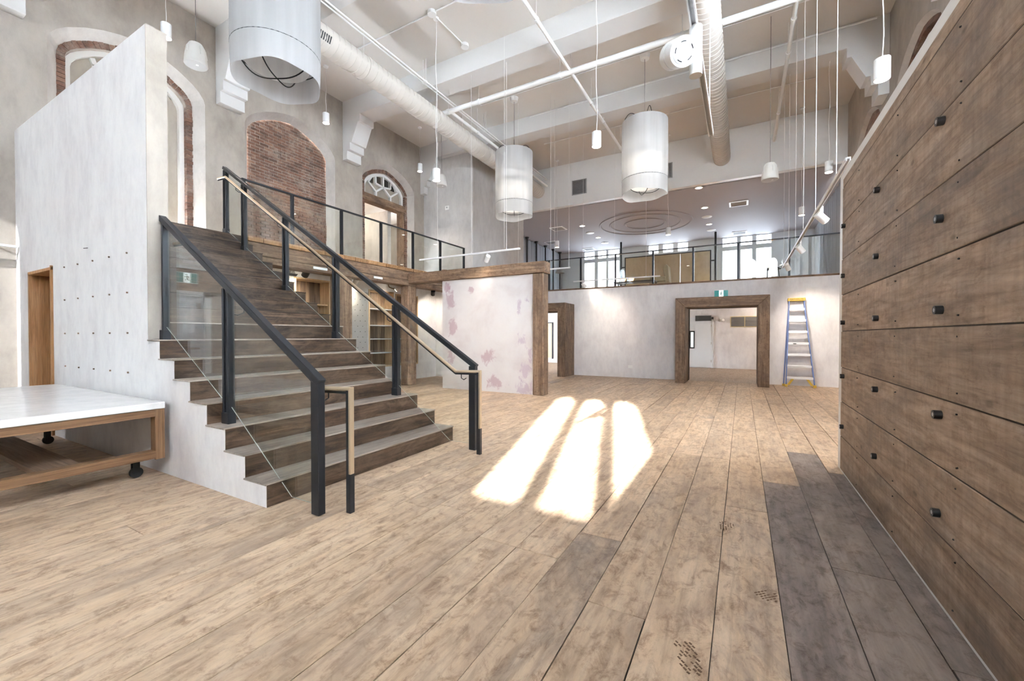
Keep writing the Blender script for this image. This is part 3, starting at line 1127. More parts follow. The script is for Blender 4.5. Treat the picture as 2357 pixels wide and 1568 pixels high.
obj('jamb', MB().box(-9.28, -9.24, YP0 - .02, YP1 + .9, 0, 2.31), M['doorwood'], d1)
obj('jamb', MB().box(-8.28, -8.25, YP0 - .025, YP1, 0, 2.33), M['doorwood'], d1)
obj('head', MB().box(-9.28, -8.25, YP0 - .02, YP1 + .9, 2.27, 2.31), M['doorwood'], d1)
obj('stop', MB().box(-9.24, -9.10, YP1 + .55, YP1 + .62, 0, 2.27), M['pine'], d1)
obj('side_panel', MB().box(-9.24, -9.215, YP1 + .62, YP1 + .9, 0, 2.27), M['doorwood'], d1)
obj('leaf', MB().box(-9.10, -8.30, YP1 + .60, YP1 + .66, .01, 2.24), M['doorwood'], d1)
lt = obj('latch', MB().box(-8.93, -8.87, YP1 + .56, YP1 + .60, .98, 1.2), M['black'], d1)
obj('closet_back', MB().box(-9.3, -8.2, YP1 + .9, YP1 + .95, 0, 2.4), M['doorwood'], d1)

# ------------------------------------------------------------------ staircase
RZ, TX, X0 = 0.19, 0.303, -3.30
YS0, YS1 = 1.92, 4.35
st = thing('staircase', 'wide dark timber staircase with white side climbing to the mezzanine', 'staircase', (-3.3, 3.1, 0))
for i in range(17):
    x = X0 - TX * i
    ya = YS0 + .004 if x > XP - .02 else YP1
    obj('riser', MB().box(x - .03, x, ya, YS1, RZ * i, RZ * (i + 1) - .014), M['riser'], st)
    if i < 16:
        ya2 = YS0 - .012 if x - TX > XP - .2 else YP1
        if i == 6:
            ya2 = YS0 - .012
            mb = MB().box(max(x - TX - .03, XP), x + .006, ya2, YS1 + .012, RZ * (i + 1) - .014, RZ * (i + 1))
        else:
            mb = MB().box(x - TX - .002, x + .006, ya2, YS1 + .012, RZ * (i + 1) - .014, RZ * (i + 1))
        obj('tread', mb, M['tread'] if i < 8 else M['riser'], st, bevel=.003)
poly = [(X0 - .001, 0)]
for i in range(7):
    x = X0 - TX * i - .001
    poly += [(x, RZ * (i + 1) - .016), (max(x - TX, XP - .01), RZ * (i + 1) - .016)]
poly += [(XP - .01, 0)]
obj('stringer', MB().prism(poly, lambda u, v, w: (u, w, v), YS0, YS0 + .09), M['plaster_white'], st)
poly = [(X0 - .035, 0)]
for i in range(17):
    x = X0 - TX * i - .035
    poly += [(x, RZ * (i + 1) - .03), (x - TX, RZ * (i + 1) - .03)]
poly[-1] = (-8.2, poly[-1][1])
poly += [(-8.2, 0)]
obj('stringer', MB().prism(poly, lambda u, v, w: (u, w, v), YS1 - .09, YS1), M['plaster_white'], st)

# mezzanine deck on the left
fm = struct(obj('floor_mezzanine', MB().box(XL, -8.15, YP1, YS1, ZM - .1, ZM).box(XL, -8.3, YS1, 11.45, ZM - .1, ZM - .004), M['riser']),
            'timber deck of the left mezzanine')
y = YS1 + .01
while y < 11.4:
    w = R.uniform(.20, .42)
    obj('plank', MB().box(-9.2, -8.0 - R.uniform(0, .02), y + .004, min(y + w - .004, 11.44), ZM - .09, ZM + R.uniform(-.003, .003)),
        M['orangewood'], fm, bevel=.004)
    y += w


def beam(name, label, x0, x1, y0, y1, z0, z1, ax, cat='beam', bev=.012):
    return tag(obj(name, MB().box(x0, x1, y0, y1, z0, z1), M['timber' + ax], bevel=bev), label, cat)


beam('timber_beam', 'upper old timber beam along the mezzanine edge', -8.30, -8.03, YS1 + .01, 11.40, 2.895, 3.135, 'Y')
beam('timber_beam', 'lower old timber beam along the mezzanine edge', -8.34, -8.00, YS1 + .01, 11.02, 2.745, 2.885, 'Y')
beam('timber_post', 'old timber post under the mezzanine behind the stair rail', -8.36, -8.02, 6.36, 6.71, 0, 2.745, 'Z', 'post')
beam('timber_post', 'old timber post under the mezzanine beside the display wall', -8.30, -8.02, 8.58, 8.90, 0, 2.745, 'Z', 'post')
ORD = ('first', 'second', 'third', 'fourth', 'fifth', 'sixth')
for i, y in enumerate((5.1, 6.14, 7.5, 8.1, 9.4, 10.3)):
    tag(obj('timber_joist', MB().box(-9.06, -8.35, y, y + .2, 2.89, 3.12), M['timberX']),
        'short old timber joist under the mezzanine, %s from the staircase' % ORD[i], 'joist', 'joists under the mezzanine')
for x, y, w in ((-7.995, 5.85, .34), (-7.995, 7.48, .28)):
    tag(obj('label_plate', MB().box(-8.0, -7.985, y - w / 2, y + w / 2, 2.80, 2.85), M['white']),
        'small white plate on the mezzanine beam ' + ('near the brick arch' if y < 6.5 else 'below the arched doorway'), 'plate')

# niche wall under the mezzanine
XN = -9.07
NI = [(4.75, 5.75, .5, 2.70), (5.98, 6.88, .5, 2.71), (8.16, 9.06, .5, 2.63), (9.18, 10.1, .5, 2.60)]
mb = MB()
y = YS1
for a, b, z0, z1 in NI:
    mb.box(XN - .1, XN, y, a, 0, 3.13)
    mb.box(XN - .1, XN, a, b, 0, z0)
    mb.box(XN - .1, XN, a, b, z1, 3.13)
    y = b
mb.box(XN - .1, XN, y, 11.02, 0, 3.13)
mb.box(XN - .1, -7.0, 11.02, 11.12, 0, 3.13)
mb.box(-7.95, -7.84, 11.12, YB, 0, 2.94)
wn = struct(obj('wall_niche', mb, M['plaster_white']), 'pale plaster wall with shelf niches under the mezzanine', 'wall')
NL = ('leftmost shelf niche half hidden behind the stair treads', 'warm lit shelf niche seen above the stair treads',
      'dark wood shelf niche beside the dotted grey panel', 'shelf niche partly hidden behind the timber post')
for (a, b, z0, z1), lab in zip(NI, NL):
    t = thing('wall_shelf', lab, 'shelf', (XN - .2, (a + b) / 2, z0))
    nb = 6
    for k in range(nb):
        ya, yb = a + (b - a) * k / nb, a + (b - a) * (k + 1) / nb
        obj('back_board', MB().box(XN - .36, XN - .34 + R.uniform(0, .006), ya + .002, yb - .002, z0, z1), M['shelfwood'], t)
    fr = MB()
    fr.box(XN - .36, XN + .015, a - .03, a + .012, z0 - .02, z1 + .03)
    fr.box(XN - .36, XN + .015, b - .012, b + .03, z0 - .02, z1 + .03)
    fr.box(XN - .36, XN + .015, a, b, z1 - .005, z1 + .03)
    fr.box(XN - .36, XN + .015, a, b, z0 - .03, z0 + .01)
    obj('frame', fr, M['pine'], t)
    for z in (z0 + .36, z0 + .76, z0 + 1.15, z0 + 1.62):
        obj('shelf', MB().box(XN - .34, XN - .04, a + .015, b - .015, z, z + .028), M['ventgrey'] if a > 8 else M['pine'], t)
pg = thing('peg_panel', 'grey panel dotted with peg holes under the mezzanine', 'panel', (XN + .02, 7.82, 0))
obj('board', MB().box(XN, XN + .03, 7.55, 8.09, 0, 2.56), M['peg_grey'], pg)
for r_ in range(16):
    for c in range(3 if r_ % 2 == 0 else 2):
        yy = 7.65 + c * .17 + (0 if r_ % 2 == 0 else .085)
        zz = 2.35 - r_ * .145
        obj('peg_hole', MB().cyl((XN + .028, yy, zz), (XN + .034, yy, zz), .011, 6), M['darkgap'], pg)


def spotcan(label, loc, d, L=.2, r=.06, mat='black', energy=0, arm=(0, 0, .12)):
    t = thing('spotlight', label, 'spotlight', loc)
    p = Vector(loc)
    d = Vector(d).normalized()
    obj('can', MB().cyl(p - d * L / 2, p + d * L / 2, r, 16), M[mat], t, smooth=True, bevel=.006)
    obj('lens', MB().cyl(p + d * (L / 2 + .001), p + d * (L / 2 + .004), r * .82, 16), M['disc'], t)
    obj('bracket', MB().tube([p, p + Vector(arm)], .012, 6), M[mat], t)
    if energy:
        lamp('SPOT', 'spot_beam', p + d * (L / 2 + .03), energy, target=p + d * 3, size=.04, spot=1.5, blend=.8)
    return t


spotcan('black spotlight hanging in front of the lit shelf niche', (-8.62, 5.95, 2.80), (-.6, .1, -.5), .22, .075, 'black', 16, (0, 0, .32))
spotcan('black spotlight under the mezzanine beside the display wall', (-8.25, 9.9, 2.68), (-.5, .55, -.5), .18, .065, 'black', 16, (0, 0, .2))
spotcan('white spotlight hanging beside the antler under the mezzanine', (-8.55, 8.75, 2.72), (-.7, -.2, -.5), .18, .06, 'white_metal', 20, (0, 0, .3))
spotcan('white spotlight hanging behind the wide timber post', (-8.6, 7.3, 2.75), (-.7, .2, -.5), .18, .06, 'white_metal', 18, (0, 0, .3))
t = thing('ship_ornament', 'small dark ship shaped ornament on the wall under the mezzanine', 'ornament', (XN + .03, 5.88, 2.74))
obj('hull', MB().prism([(5.72, 2.80), (6.02, 2.80), (5.97, 2.74), (5.78, 2.74)], lambda u, v, w: (w, u, v), XN, XN + .05), M['black'], t)
for y_, h in ((5.80, .10), (5.87, .17), (5.93, .13)):
    obj('sail', MB().prism([(y_ - .03, 2.81), (y_ + .03, 2.81), (y_, 2.81 + h)], lambda u, v, w: (w, u, v), XN + .015, XN + .03), M['lampshade'], t)
t = thing('antler', 'curved dark antler mounted above the dark shelf niche', 'antler', (XN + .03, 9.06, 2.78))
obj('horn', MB().tube([(XN + .03, 9.06 - .22, 2.86), (XN + .05, 9.06 - .2, 2.79), (XN + .06, 9.06 - .08, 2.755), (XN + .03, 9.06, 2.76),
                       (XN + .06, 9.06 + .08, 2.755), (XN + .05, 9.06 + .2, 2.79), (XN + .03, 9.06 + .22, 2.86)], .016, 8), M['timberY'], t, smooth=True)

# ------------------------------------------------------------------ balustrades
GT = .012


def stair_post(t, x, y, z0, z1, newel=False):
    o = MB()
    if newel:
        o.box(x - .045, x + .045, y - .03, y + .03, z0, z1)
    else:
        o.box(x - .05, x - .022, y - .03, y + .03, z0, z1)
        o.box(x + .022, x + .05, y - .03, y + .03, z0, z1)
        o.box(x - .022, x + .022, y - .016, y + .016, z0, z1)
        o.box(x - .055, x + .055, y - .036, y + .036, z0, z0 + .1)
    return obj('post', o, M['steel'], t, bevel=.003)


def zrail(x):
    return 1.02 + (-2.81 - x) * .6216


def stair_rail(label, y, xs, group):
    t = thing('glass_balustrade', label, 'balustrade', (xs[0], y, 0), group)
    for k, x in enumerate(xs):
        stp = int((X0 - x) / TX) + 1
        zb = max(0, stp * RZ) if x < X0 else 0
        zb = min(zb, ZM)
        stair_post(t, x, y, zb, zrail(x) - .02, k == 0)
    obj('top_rail', MB().bar((xs[0] + .045, y, zrail(xs[0] + .045)), (xs[-1] - .05, y, zrail(xs[-1] - .05)), .065, .055), M['steel'], t, bevel=.004)
    for a, b in zip(xs, xs[1:]):
        lo = lambda x: max(.06, zrail(x) - 1.0 + (.02 if x < -3.3 else 0))
        if a > X0:
            poly = [(a - .04, .07), (-3.17, .07), (b + .05, zrail(b) - 1.10), (b + .05, zrail(b + .05) - .03), (a - .04, zrail(a - .04) - .03)]
        else:
            poly = [(a - .05, zrail(a - .05) - 1.10), (b + .05, zrail(b + .05) - 1.10), (b + .05, zrail(b + .05) - .03), (a - .05, zrail(a - .05) - .03)]
        gp = obj('glass_panel', MB().prism(poly, lambda u, v, w: (u, w, v), y - GT / 2, y + GT / 2), M['glass'], t)
        low = poly[:3] if a > X0 else poly[:2]
        eb = MB()
        for (u0, v0), (u1, v1) in zip(low, low[1:]):
            eb.bar((u0, y, v0 - .001), (u1, y, v1 - .001), GT * .5, .002)
        obj('polished_edge', eb, M['glass_edge'], gp)
    return t


YLR, YRR = 2.05, 4.12
stair_rail('steel and glass stair balustrade nearest the white partition', YLR, (-2.84, -4.10, -5.34), 'stair balustrades')
stair_rail('long steel and glass stair balustrade on the far side of the steps', YRR, (-2.82, -4.07, -5.28, -6.5, -7.69, -8.28), 'stair balustrades')


def handrail(label, y, xtop, out):
    t = thing('handrail', label, 'handrail', (-2.65, y, 0), 'stair handrails')
    zt = .94 + (-2.98 - xtop) * .6436
    path = [(-2.645, y, .955), (-2.98, y, .945), (xtop, y, zt), (xtop - .25, y, zt + .01)]
    obj('rail', MB().tube(path, .019, 10), M['brass'], t, smooth=True)
    lo = [(p[0], p[1], p[2] - .026) for p in path]
    b = MB()
    for p, q in zip(lo, lo[1:]):
        b.bar(p, q, .014, .02)
    obj('under_bar', b, M['steel'], t)
    obj('post_face', MB().box(-2.647, -2.625, y - .02, y + .02, .30, .972), M['brass'], t, bevel=.003)
    obj('post_back', MB().box(-2.672, -2.647, y - .02, y + .02, .0, .945), M['steel'], t)
    obj('post_foot', MB().box(-2.647, -2.625, y - .02, y + .02, .0, .30), M['steel'], t)
    x = -2.90
    while x > xtop - .1:
        z = .94 + (-2.98 - x) * .6436 if x < -2.98 else .945
        yo = y + out
        obj('bracket', MB().tube([(x, y, z - .03), (x, y, z - .075), (x, y + out * .5, z - .10), (x, yo, z - .085)], .006, 6), M['steel'], t)
        x -= 1.2
    return t


handrail('slim brass stair handrail on the far balustrade ending in a floor post', YRR - .13, -8.03, .1)
handrail('slim brass stair handrail post beside the nearest newel', YLR + .14, -5.2, -.11)


def straight_rail(label, pts, ztop, zb, axis, fixed, group=None, bottom=True):
    """level balustrade, posts at pts along axis"""
    loc = (fixed, pts[0], zb) if axis == 'Y' else (pts[0], fixed, zb)
    t = thing('glass_balustrade', label, 'balustrade', loc, group)

    def P(u, v, w):
        return (fixed + w, u, v) if axis == 'Y' else (u, fixed + w, v)
    for u in pts:
        o = MB()
        for du in (-.028, .014):
            a, b = P(u + du, zb, -.025), P(u + du + .014, ztop - .012, .025)
            o.box(min(a[0], b[0]), max(a[0], b[0]), min(a[1], b[1]), max(a[1], b[1]), zb, ztop - .012)
        a, b = P(u - .014, zb, -.012), P(u + .014, ztop - .02, .012)
        o.box(min(a[0], b[0]), max(a[0], b[0]), min(a[1], b[1]), max(a[1], b[1]), zb, ztop - .02)
        obj('post', o, M['steel'], t)
    a, b = P(pts[0] - .03, ztop - .02, -.025), P(pts[-1] + .03, ztop + .005, .025)
    obj('top_rail', MB().box(min(a[0], b[0]), max(a[0], b[0]), min(a[1], b[1]), max(a[1], b[1]), ztop - .022, ztop + .008), M['steel'], t)
    for u0, u1 in zip(pts, pts[1:]):
        a, b = P(u0 + .03, zb + .03, -.006), P(u1 - .03, ztop - .03, .006)
        obj('glass_panel', MB().box(min(a[0], b[0]), max(a[0], b[0]), min(a[1], b[1]), max(a[1], b[1]), zb + .03, ztop - .03), M['glass'], t)
    return t


straight_rail('glass balustrade along the left mezzanine edge below the brick arch', (4.30, 5.25, 6.44, 7.63, 8.80, 10.0, 11.22), 4.26, ZM, 'Y', -8.05)
straight_rail('glass balustrade along the back mezzanine above the lilac wall', (-7.33, -6.12, -4.92, -3.71, -2.50, -1.32, -.11, 1.13, 2.35), 4.09, ZH + .03, 'X', 13.80)

# ------------------------------------------------------------------ plaster display wall with timber edge
wd = struct(obj('wall_display', MB().box(-6.87, -4.22, 8.62, 8.82, 0, 2.80), M['art']), 'white plaster display wall with purple stains', 'wall')
obj('timber_post', MB().box(-4.22, -3.95, 8.58, 8.86, 0, 2.80), M['timberZ'], wd, bevel=.012)
obj('top_beam', MB().box(-8.02, -3.91, 8.56, 8.88, 2.805, 3.07), M['timberX'], wd, bevel=.012)
obj('dowel', MB().cyl((-6.85, 8.68, 3.07), (-6.85, 8.68, 3.10), .07, 14), M['timberX'], wd)

# ------------------------------------------------------------------ plank wall on the right
XWF = .88
wk = struct(obj('wall_plank', MB().box(XWF + .006, 1.08, -3.2, 5.44, 0, 3.02), M['white']), 'rough sawn plank wall with black bolts and a white edge', 'wall')
obj('dark_backing', MB().box(XWF + .004, XWF + .0065, -3.2, 5.27, .02, 2.94), M['darkgap'], wk)
JZ = [.02, .357, .703, 1.051, 1.416, 1.778, 2.137, 2.495, 2.855, 2.945]
for a, b in zip(JZ, JZ[1:]):
    obj('board', MB().box(XWF + R.uniform(-.003, .003), XWF + .022, -3.2, 5.285 + R.uniform(-.004, .006), a + .003, b - .003), M['barnwall'], wk, bevel=.003)
for y in (.59, 1.73, 2.88, 4.01, 5.16):
    for z in (.47, .97, 1.50, 1.96, 2.45):
        bo = obj('bolt', MB().cyl((XWF - .03, y, z), (XWF + .01, y, z), .022, 12), M['black'], wk, smooth=True)
        obj('socket', MB().cyl((XWF - .0305, y, z), (XWF - .0301, y, z), .011, 6), M['ventgrey'], bo)
for y in (.7, 1.8, 2.7, 3.6, 4.6):
    for a, b in zip(JZ[:-1], JZ[1:-1]):
        for z in (a + .05, b - .05):
            obj('nail', MB().cyl((XWF - .004, y + R.uniform(-.02, .02), z), (XWF + .01, y, z), .0045, 6), M['black'], wk)

# ------------------------------------------------------------------ display table on castors
tb = thing('display_table', 'low mobile display table with white top and open oak frame', 'table', (-6.38, 1.1, 0))
TY0, TY1, TX0, TX1 = .38, 1.865, -7.88, -4.87
obj('table_top', MB().box(TX0, TX1 + .015, TY0, TY1, .672, .735), M['tabletop'], tb, bevel=.006)
for x in (TX1, TX0 + .09):
    obj('top_rail', MB().box(x - .09, x, TY0 + .07, TY1 - .07, .60, .672), M['tablewoodY'], tb, bevel=.003)
    obj('bottom_rail', MB().box(x - .10, x, TY0 + .07, TY1 - .07, .20, .275), M['tablewoodY'], tb, bevel=.003)
    for ya in (TY0, TY1 - .075):
        obj('leg', MB().box(x - .10, x, ya, ya + .075, .19, .672), M['tablewoodZ'], tb, bevel=.003)
for ya in (TY0, TY1 - .06):
    obj('top_rail', MB().box(TX0 + .1, TX1 - .1, ya, ya + .06, .60, .672), M['tablewoodX'], tb)
obj('cross_board', MB().box(TX0 + .1, TX1 - .1, 1.08, 1.35, .19, .235), M['tablewoodX'], tb)
obj('cross_board', MB().box(TX0 + .1, TX1 - .1, TY0 + .02, TY0 + .2, .19, .235), M['tablewoodX'], tb)
for x in (TX1 - .24, TX0 + .2):
    for y in (TY0 + .14, TY1 - .15):
        c = obj('castor', MB().box(x - .045, x + .045, y - .04, y + .04, .175, .19).box(x - .03, x - .022, y - .02, y + .03, .05, .18)
                .box(x + .022, x + .03, y - .02, y + .03, .05, .18), M['black'], tb)
        obj('wheel', MB().cyl((x - .018, y + .01, .05), (x + .018, y + .01, .05), .05, 18), M['rubber'], c, smooth=True)

# ------------------------------------------------------------------ step ladder
ld = thing('step_ladder', 'blue fibreglass step ladder with yellow top leaning by the plank wall', 'ladder', (1.33, 13.45, 0))
A0, A1 = Vector((1.04, 13.33, .03)), Vector((1.67, 13.33, .03))
B0, B1 = Vector((1.12, 13.60, 2.33)), Vector((1.45, 13.60, 2.33))
for a, b in ((A0, B0), (A1, B1)):
    obj('front_rail', MB().bar(a, b, .028, .07, up=(0, 1, 0)), M['blue'], ld, bevel=.004)
    obj('foot', MB().box(a.x - .035, a.x + .035, a.y - .05, a.y + .05, 0, .07), M['yellow'], ld, bevel=.006)
for a, b in ((A0 + Vector((-.045, .17, 0)), B0 + Vector((0, .05, 0))), (A1 + Vector((.02, .17, 0)), B1 + Vector((0, .05, 0)))):
    obj('rear_rail', MB().bar(a, b, .026, .04, up=(0, 1, 0)), M['blue'], ld)
    obj('foot', MB().box(a.x - .03, a.x + .03, a.y - .03, a.y + .03, 0, .06), M['yellow'], ld)
for k in range(7):
    t_ = (.24 + .308 * k - .03) / 2.3
    a, b = A0.lerp(B0, t_), A1.lerp(B1, t_)
    obj('step', MB().box(a.x + .01, b.x - .01, a.y - .045, a.y + .04, a.z - .03, a.z + .03), M['alu'], ld, bevel=.004)
    if k in (1, 3, 5):
        obj('rear_bar', MB().box(a.x + .01, b.x - .01, a.y + .11, a.y + .13, a.z - .06, a.z - .03), M['alu'], ld)
obj('top_cap', MB().box(1.085, 1.485, 13.55, 13.70, 2.31, 2.395), M['yellow'], ld, bevel=.01)
for s, x in ((1, 1.09), (-1, 1.62)):
    obj('brace', MB().bar((x, 13.33, .05), (x + s * .12, 13.35, .24), .03, .05), M['yellow'], ld)


def lettering(txt, loc, rot, size, mat, parent, name='lettering'):
    c = bpy.data.curves.new(name, 'FONT')
    c.body = txt
    c.size = size
    c.align_x = 'CENTER'
    c.align_y = 'CENTER'
    c.extrude = .0008
    c.materials.append(mat)
    tmp = bpy.data.objects.new('text_source', c)
    COL.objects.link(tmp)
    bpy.context.view_layer.update()
    me = bpy.data.meshes.new_from_object(tmp.evaluated_get(bpy.context.evaluated_depsgraph_get()))
    bpy.data.objects.remove(tmp)
    o = put_obj(name, me, mat, parent)
    o.location = Vector(loc) - wloc(parent)
    o.rotation_euler = rot
    return o


lettering('FEATHERLITE', (1.285, 13.548, 2.352), (math.pi / 2, 0, 0), .052, M['print'], ld)
obj('sticker', MB().box(1.20, 1.27, 13.37, 13.374, 1.145, 1.165), M['print'], ld)


# ------------------------------------------------------------------ exit signs
def exit_sign(label, c, w, h, put, parent_loc):
    """put(u, v, d): u across, v up, d out of the face"""
    t = thing('exit_sign', label, 'exit sign', parent_loc)

    def slab(u0, u1, v0, v1, d0, d1):
        vs = [put(u, v, d) for u in (u0, u1) for v in (v0, v1) for d in (d0, d1)]
        return MB().add(vs, [(0, 1, 3, 2), (4, 6, 7, 5), (0, 4, 5, 1), (2, 3, 7, 6), (0, 2, 6, 4), (1, 5, 7, 3)])
    obj('housing', slab(-w / 2 - .012, w / 2 + .012, -h / 2 - .012, h / 2 + .012, 0, .03), M['white'], t)
    obj('green_face', slab(-w / 2, w / 2, -h / 2, h / 2, .03, .034), M['green'], t)
    obj('white_field', slab(-w * .16, w * .16, -h / 2, h / 2, .034, .037), M['sign_white'], t)
    f = MB()

    def limb(a, b, th):
        a, b = Vector(a), Vector(b)
        d = (b - a).normalized()
        n = Vector((-d.y, d.x)) * th / 2
        q = [a + n, b + n, b - n, a - n]
        vs = [put(p.x * h, p.y * h, .037) for p in q] + [put(p.x * h, p.y * h, .040) for p in q]
        f.add(vs, [(0, 1, 2, 3), (4, 5, 6, 7), (0, 1, 5, 4), (1, 2, 6, 5), (2, 3, 7, 6), (3, 0, 4, 7)])
    limb((.02, .20), (-.04, -.06), .14)
    limb((-.04, -.05), (.12, -.18), .09)
    limb((.12, -.18), (.09, -.38), .08)
    limb((-.04, -.05), (-.10, -.22), .09)
    limb((-.10, -.22), (-.24, -.30), .08)
    limb((.02, .18), (.16, .06), .07)
    limb((.16, .06), (.24, .12), .06)
    limb((.02, .18), (-.14, .12), .07)
    limb((-.14, .12), (-.18, .0), .06)
    limb((.05, .25), (.05, .40), .14)
    obj('running_figure', f, M['sign_dark'], t)
    return t


exit_sign('green running man exit sign above the right timber portal', None, .36, .19,
          lambda u, v, d: (-.545 + u, YB - .005 - d, 2.61 + v), (-.545, YB - .02, 2.5))
exit_sign('green running man exit sign above the white left wall door', None, .36, .19,
          lambda u, v, d: (XL + .12 + d, -.045 + u, 2.54 + v), (XL + .13, -.045, 2.43))
tag(obj('wall_outlet', MB().box(-3.26, -3.12, YB - .012, YB, .31, .40).box(-3.24, -3.20, YB - .014, YB - .012, .335, .375).box(-3.18, -3.14, YB - .014, YB - .012, .335, .375), M['white']),
    'white wall socket low on the lilac back wall', 'socket')

# door, lintel and conduit on the left wall near the camera (seen in the stair glass)
d2 = thing('door_2', 'white fire door with push bar on the left wall', 'door', (XL + .05, .1, 0))
d2['kind'] = 'structure'
obj('door_frame', MB().box(XL, XL + .10, -.50, -.38, 0, 2.28).box(XL, XL + .10, .66, .78, 0, 2.28).box(XL, XL + .10, -.5, .78, 2.18, 2.28), M['white'], d2)
obj('door_leaf', MB().box(XL + .01, XL + .06, -.38, .66, .02, 2.18), M['doorwhite'], d2)
obj('door_panel', MB().box(XL + .06, XL + .068, -.14, .55, .3, 2.06), M['hallwall'], d2)
obj('push_bar', MB().tube([(XL + .06, -.27, 1.11), (XL + .13, -.27, 1.11), (XL + .13, .55, 1.11), (XL + .06, .55, 1.11)], .022, 8), M['chrome'], d2)
obj('hinge', MB().box(XL + .055, XL + .085, -.32, -.25, 1.93, 2.05), M['chrome'], d2)
tag(obj('timber_lintel', MB().box(XL, XL + .05, -.75, 1.0, 2.28, 2.76), M['timberY']), 'dark timber lintel above the white left wall door', 'beam')
t = struct(obj('wall_white_brick', MB().box(XL, XL + .015, -1.0, 1.6, 2.77, 4.1), M['plaster_white']), 'whitewashed brick patch above the left wall door', 'brick wall')
z = 2.78
row = 0
while z < 4.05:
    y = -.98 + (row % 2) * .11
    while y < 1.5:
        brick_copy(bmw, (XL + .02 + R.uniform(0, .008), y + .1, z + .032), (.03, .205, .062), (0, 0, 0), t)
        y += .217
    z += .0725
    row += 1
t = thing('conduit', 'white conduit rail along the left wall above the door', 'conduit', (XL + .15, .8, 2.75))
obj('rail', MB().box(XL + .12, XL + .18, -.4, 1.9, 2.725, 2.76), M['white_metal'], t)
for y in (-.2, .9, 1.7):
    obj('clip', MB().box(XL, XL + .12, y - .015, y + .015, 2.735, 2.75), M['white_metal'], t)

# ------------------------------------------------------------------ back hall on the upper level
YF = 23.9
struct(obj('floor_back_hall', MB().box(-10.2, 3.2, YB + .2, YF + .3, ZH - .28, ZH), M['floor_x']), 'floor of the upper back hall')
hc = struct(obj('ceiling_back_hall', MB().box(-10.2, 3.2, YK + .2, YF + .3, 6.4, 6.5), M['hall']), 'mauve grey ceiling of the upper back hall')
for k, r_ in enumerate((1.95, 1.5, .85)):
    obj('ring_moulding', MB().lathe([(r_ - .05, 0), (r_ - .03, -.03), (r_ + .03, -.03), (r_ + .05, 0)], (-3.85, 19.2, 6.4), 48), M['hall'], hc, smooth=True)
mb = MB()
mb.box(-10.2, -9.95, YK, YF + .3, ZH, 6.4)
struct(obj('wall_hall_left', mb, M['hallwall']), 'left wall of the upper back hall', 'wall')
mb = MB()
mb.box(2.95, 3.2, YB, YF + .3, ZH, 6.5)
struct(obj('wall_hall_right', mb, M['hallwall']), 'right wall of the upper back hall', 'wall')
WX = [[(-8.3, -7.68), (-7.48, -6.98), (-6.86, -6.22)], [(-4.57, -4.06), (-3.82, -3.3), (-3.06, -2.56)], [(-.9, -.25), (-.08, .41), (.6, 1.23)]]
mb = MB()
x = -10.2
for ws in WX:
    mb.box(x, ws[0][0] - .1, YF, YF + .25, ZH, 6.45)
    mb.box(ws[0][0] - .1, ws[-1][1] + .1, YF, YF + .25, ZH, 3.55)
    x = ws[-1][1] + .1
mb.box(x, 3.2, YF, YF + .25, ZH, 6.45)
struct(obj('wall_far', mb, M['hallwall']), 'far window wall of the upper back hall', 'wall')
for n_, (ws, lab) in enumerate(zip(WX, ('left tall white window of three lights in the upper back hall',
                                       'middle white window of three lights behind the plywood screen',
                                       'right tall white window of three lights in the upper back hall'))):
    t = thing('window_%d' % (n_ + 6), lab, 'window', ((ws[0][0] + ws[-1][1]) / 2, YF + .1, 3.55))
    t['kind'] = 'structure'
    xs = [ws[0][0] - .1] + [v for w in ws for v in w] + [ws[-1][1] + .1]
    for a, b in zip(xs[::2], xs[1::2]):
        obj('mullion', MB().box(a, b, YF + .04, YF + .16, 3.55, 6.42), M['hallwall'], t)
    for z0, z1 in ((3.55, 3.64), (5.72, 5.93), (6.36, 6.45)):
        obj('rail', MB().box(xs[0], xs[-1], YF + .05, YF + .15, z0, z1), M['hallwall'], t)
    for a, b in ws:
        for z0, z1 in ((3.64, 5.72), (5.93, 6.36)):
            obj('pane', MB().box(a, b, YF + .09, YF + .1, z0, z1), M['hallglass'], t)

for k, y in enumerate((18.94, 20.04, 21.2, 22.3, 23.3)):
    p = thing('black_pole', 'slim black pole before the grey hall curtain, %s from the corner block' % ORD[k], 'pole', (-9.63, y, ZH), 'poles in the upper back hall')
    obj('shaft', MB().cyl((-9.63, y, ZH), (-9.63, y, 6.4), .045, 10), M['black'], p, smooth=True)
    obj('collar', MB().cyl((-9.63, y, 6.3), (-9.63, y, 6.4), .07, 12, .12), M['black'], p, smooth=True)


def curtain(label, x, ya, yb, amp, grp=None):
    n = int((yb - ya) / .05)
    pts = [(x + amp * math.sin(k * .9 + R.uniform(-.2, .2)), ya + (yb - ya) * k / n) for k in range(n + 1)]
    mb = MB()
    vs = [(a, b, ZH + .03) for a, b in pts] + [(a, b, 6.38) for a, b in pts]
    m = len(pts)
    mb.add(vs, [(k, k + 1, m + k + 1, m + k) for k in range(m - 1)])
    o = obj('curtain', mb, M['curtain'], smooth=False)
    sd = o.modifiers.new('thick', 'SOLIDIFY')
    sd.thickness = .01
    return tag(o, label, 'curtain', grp)


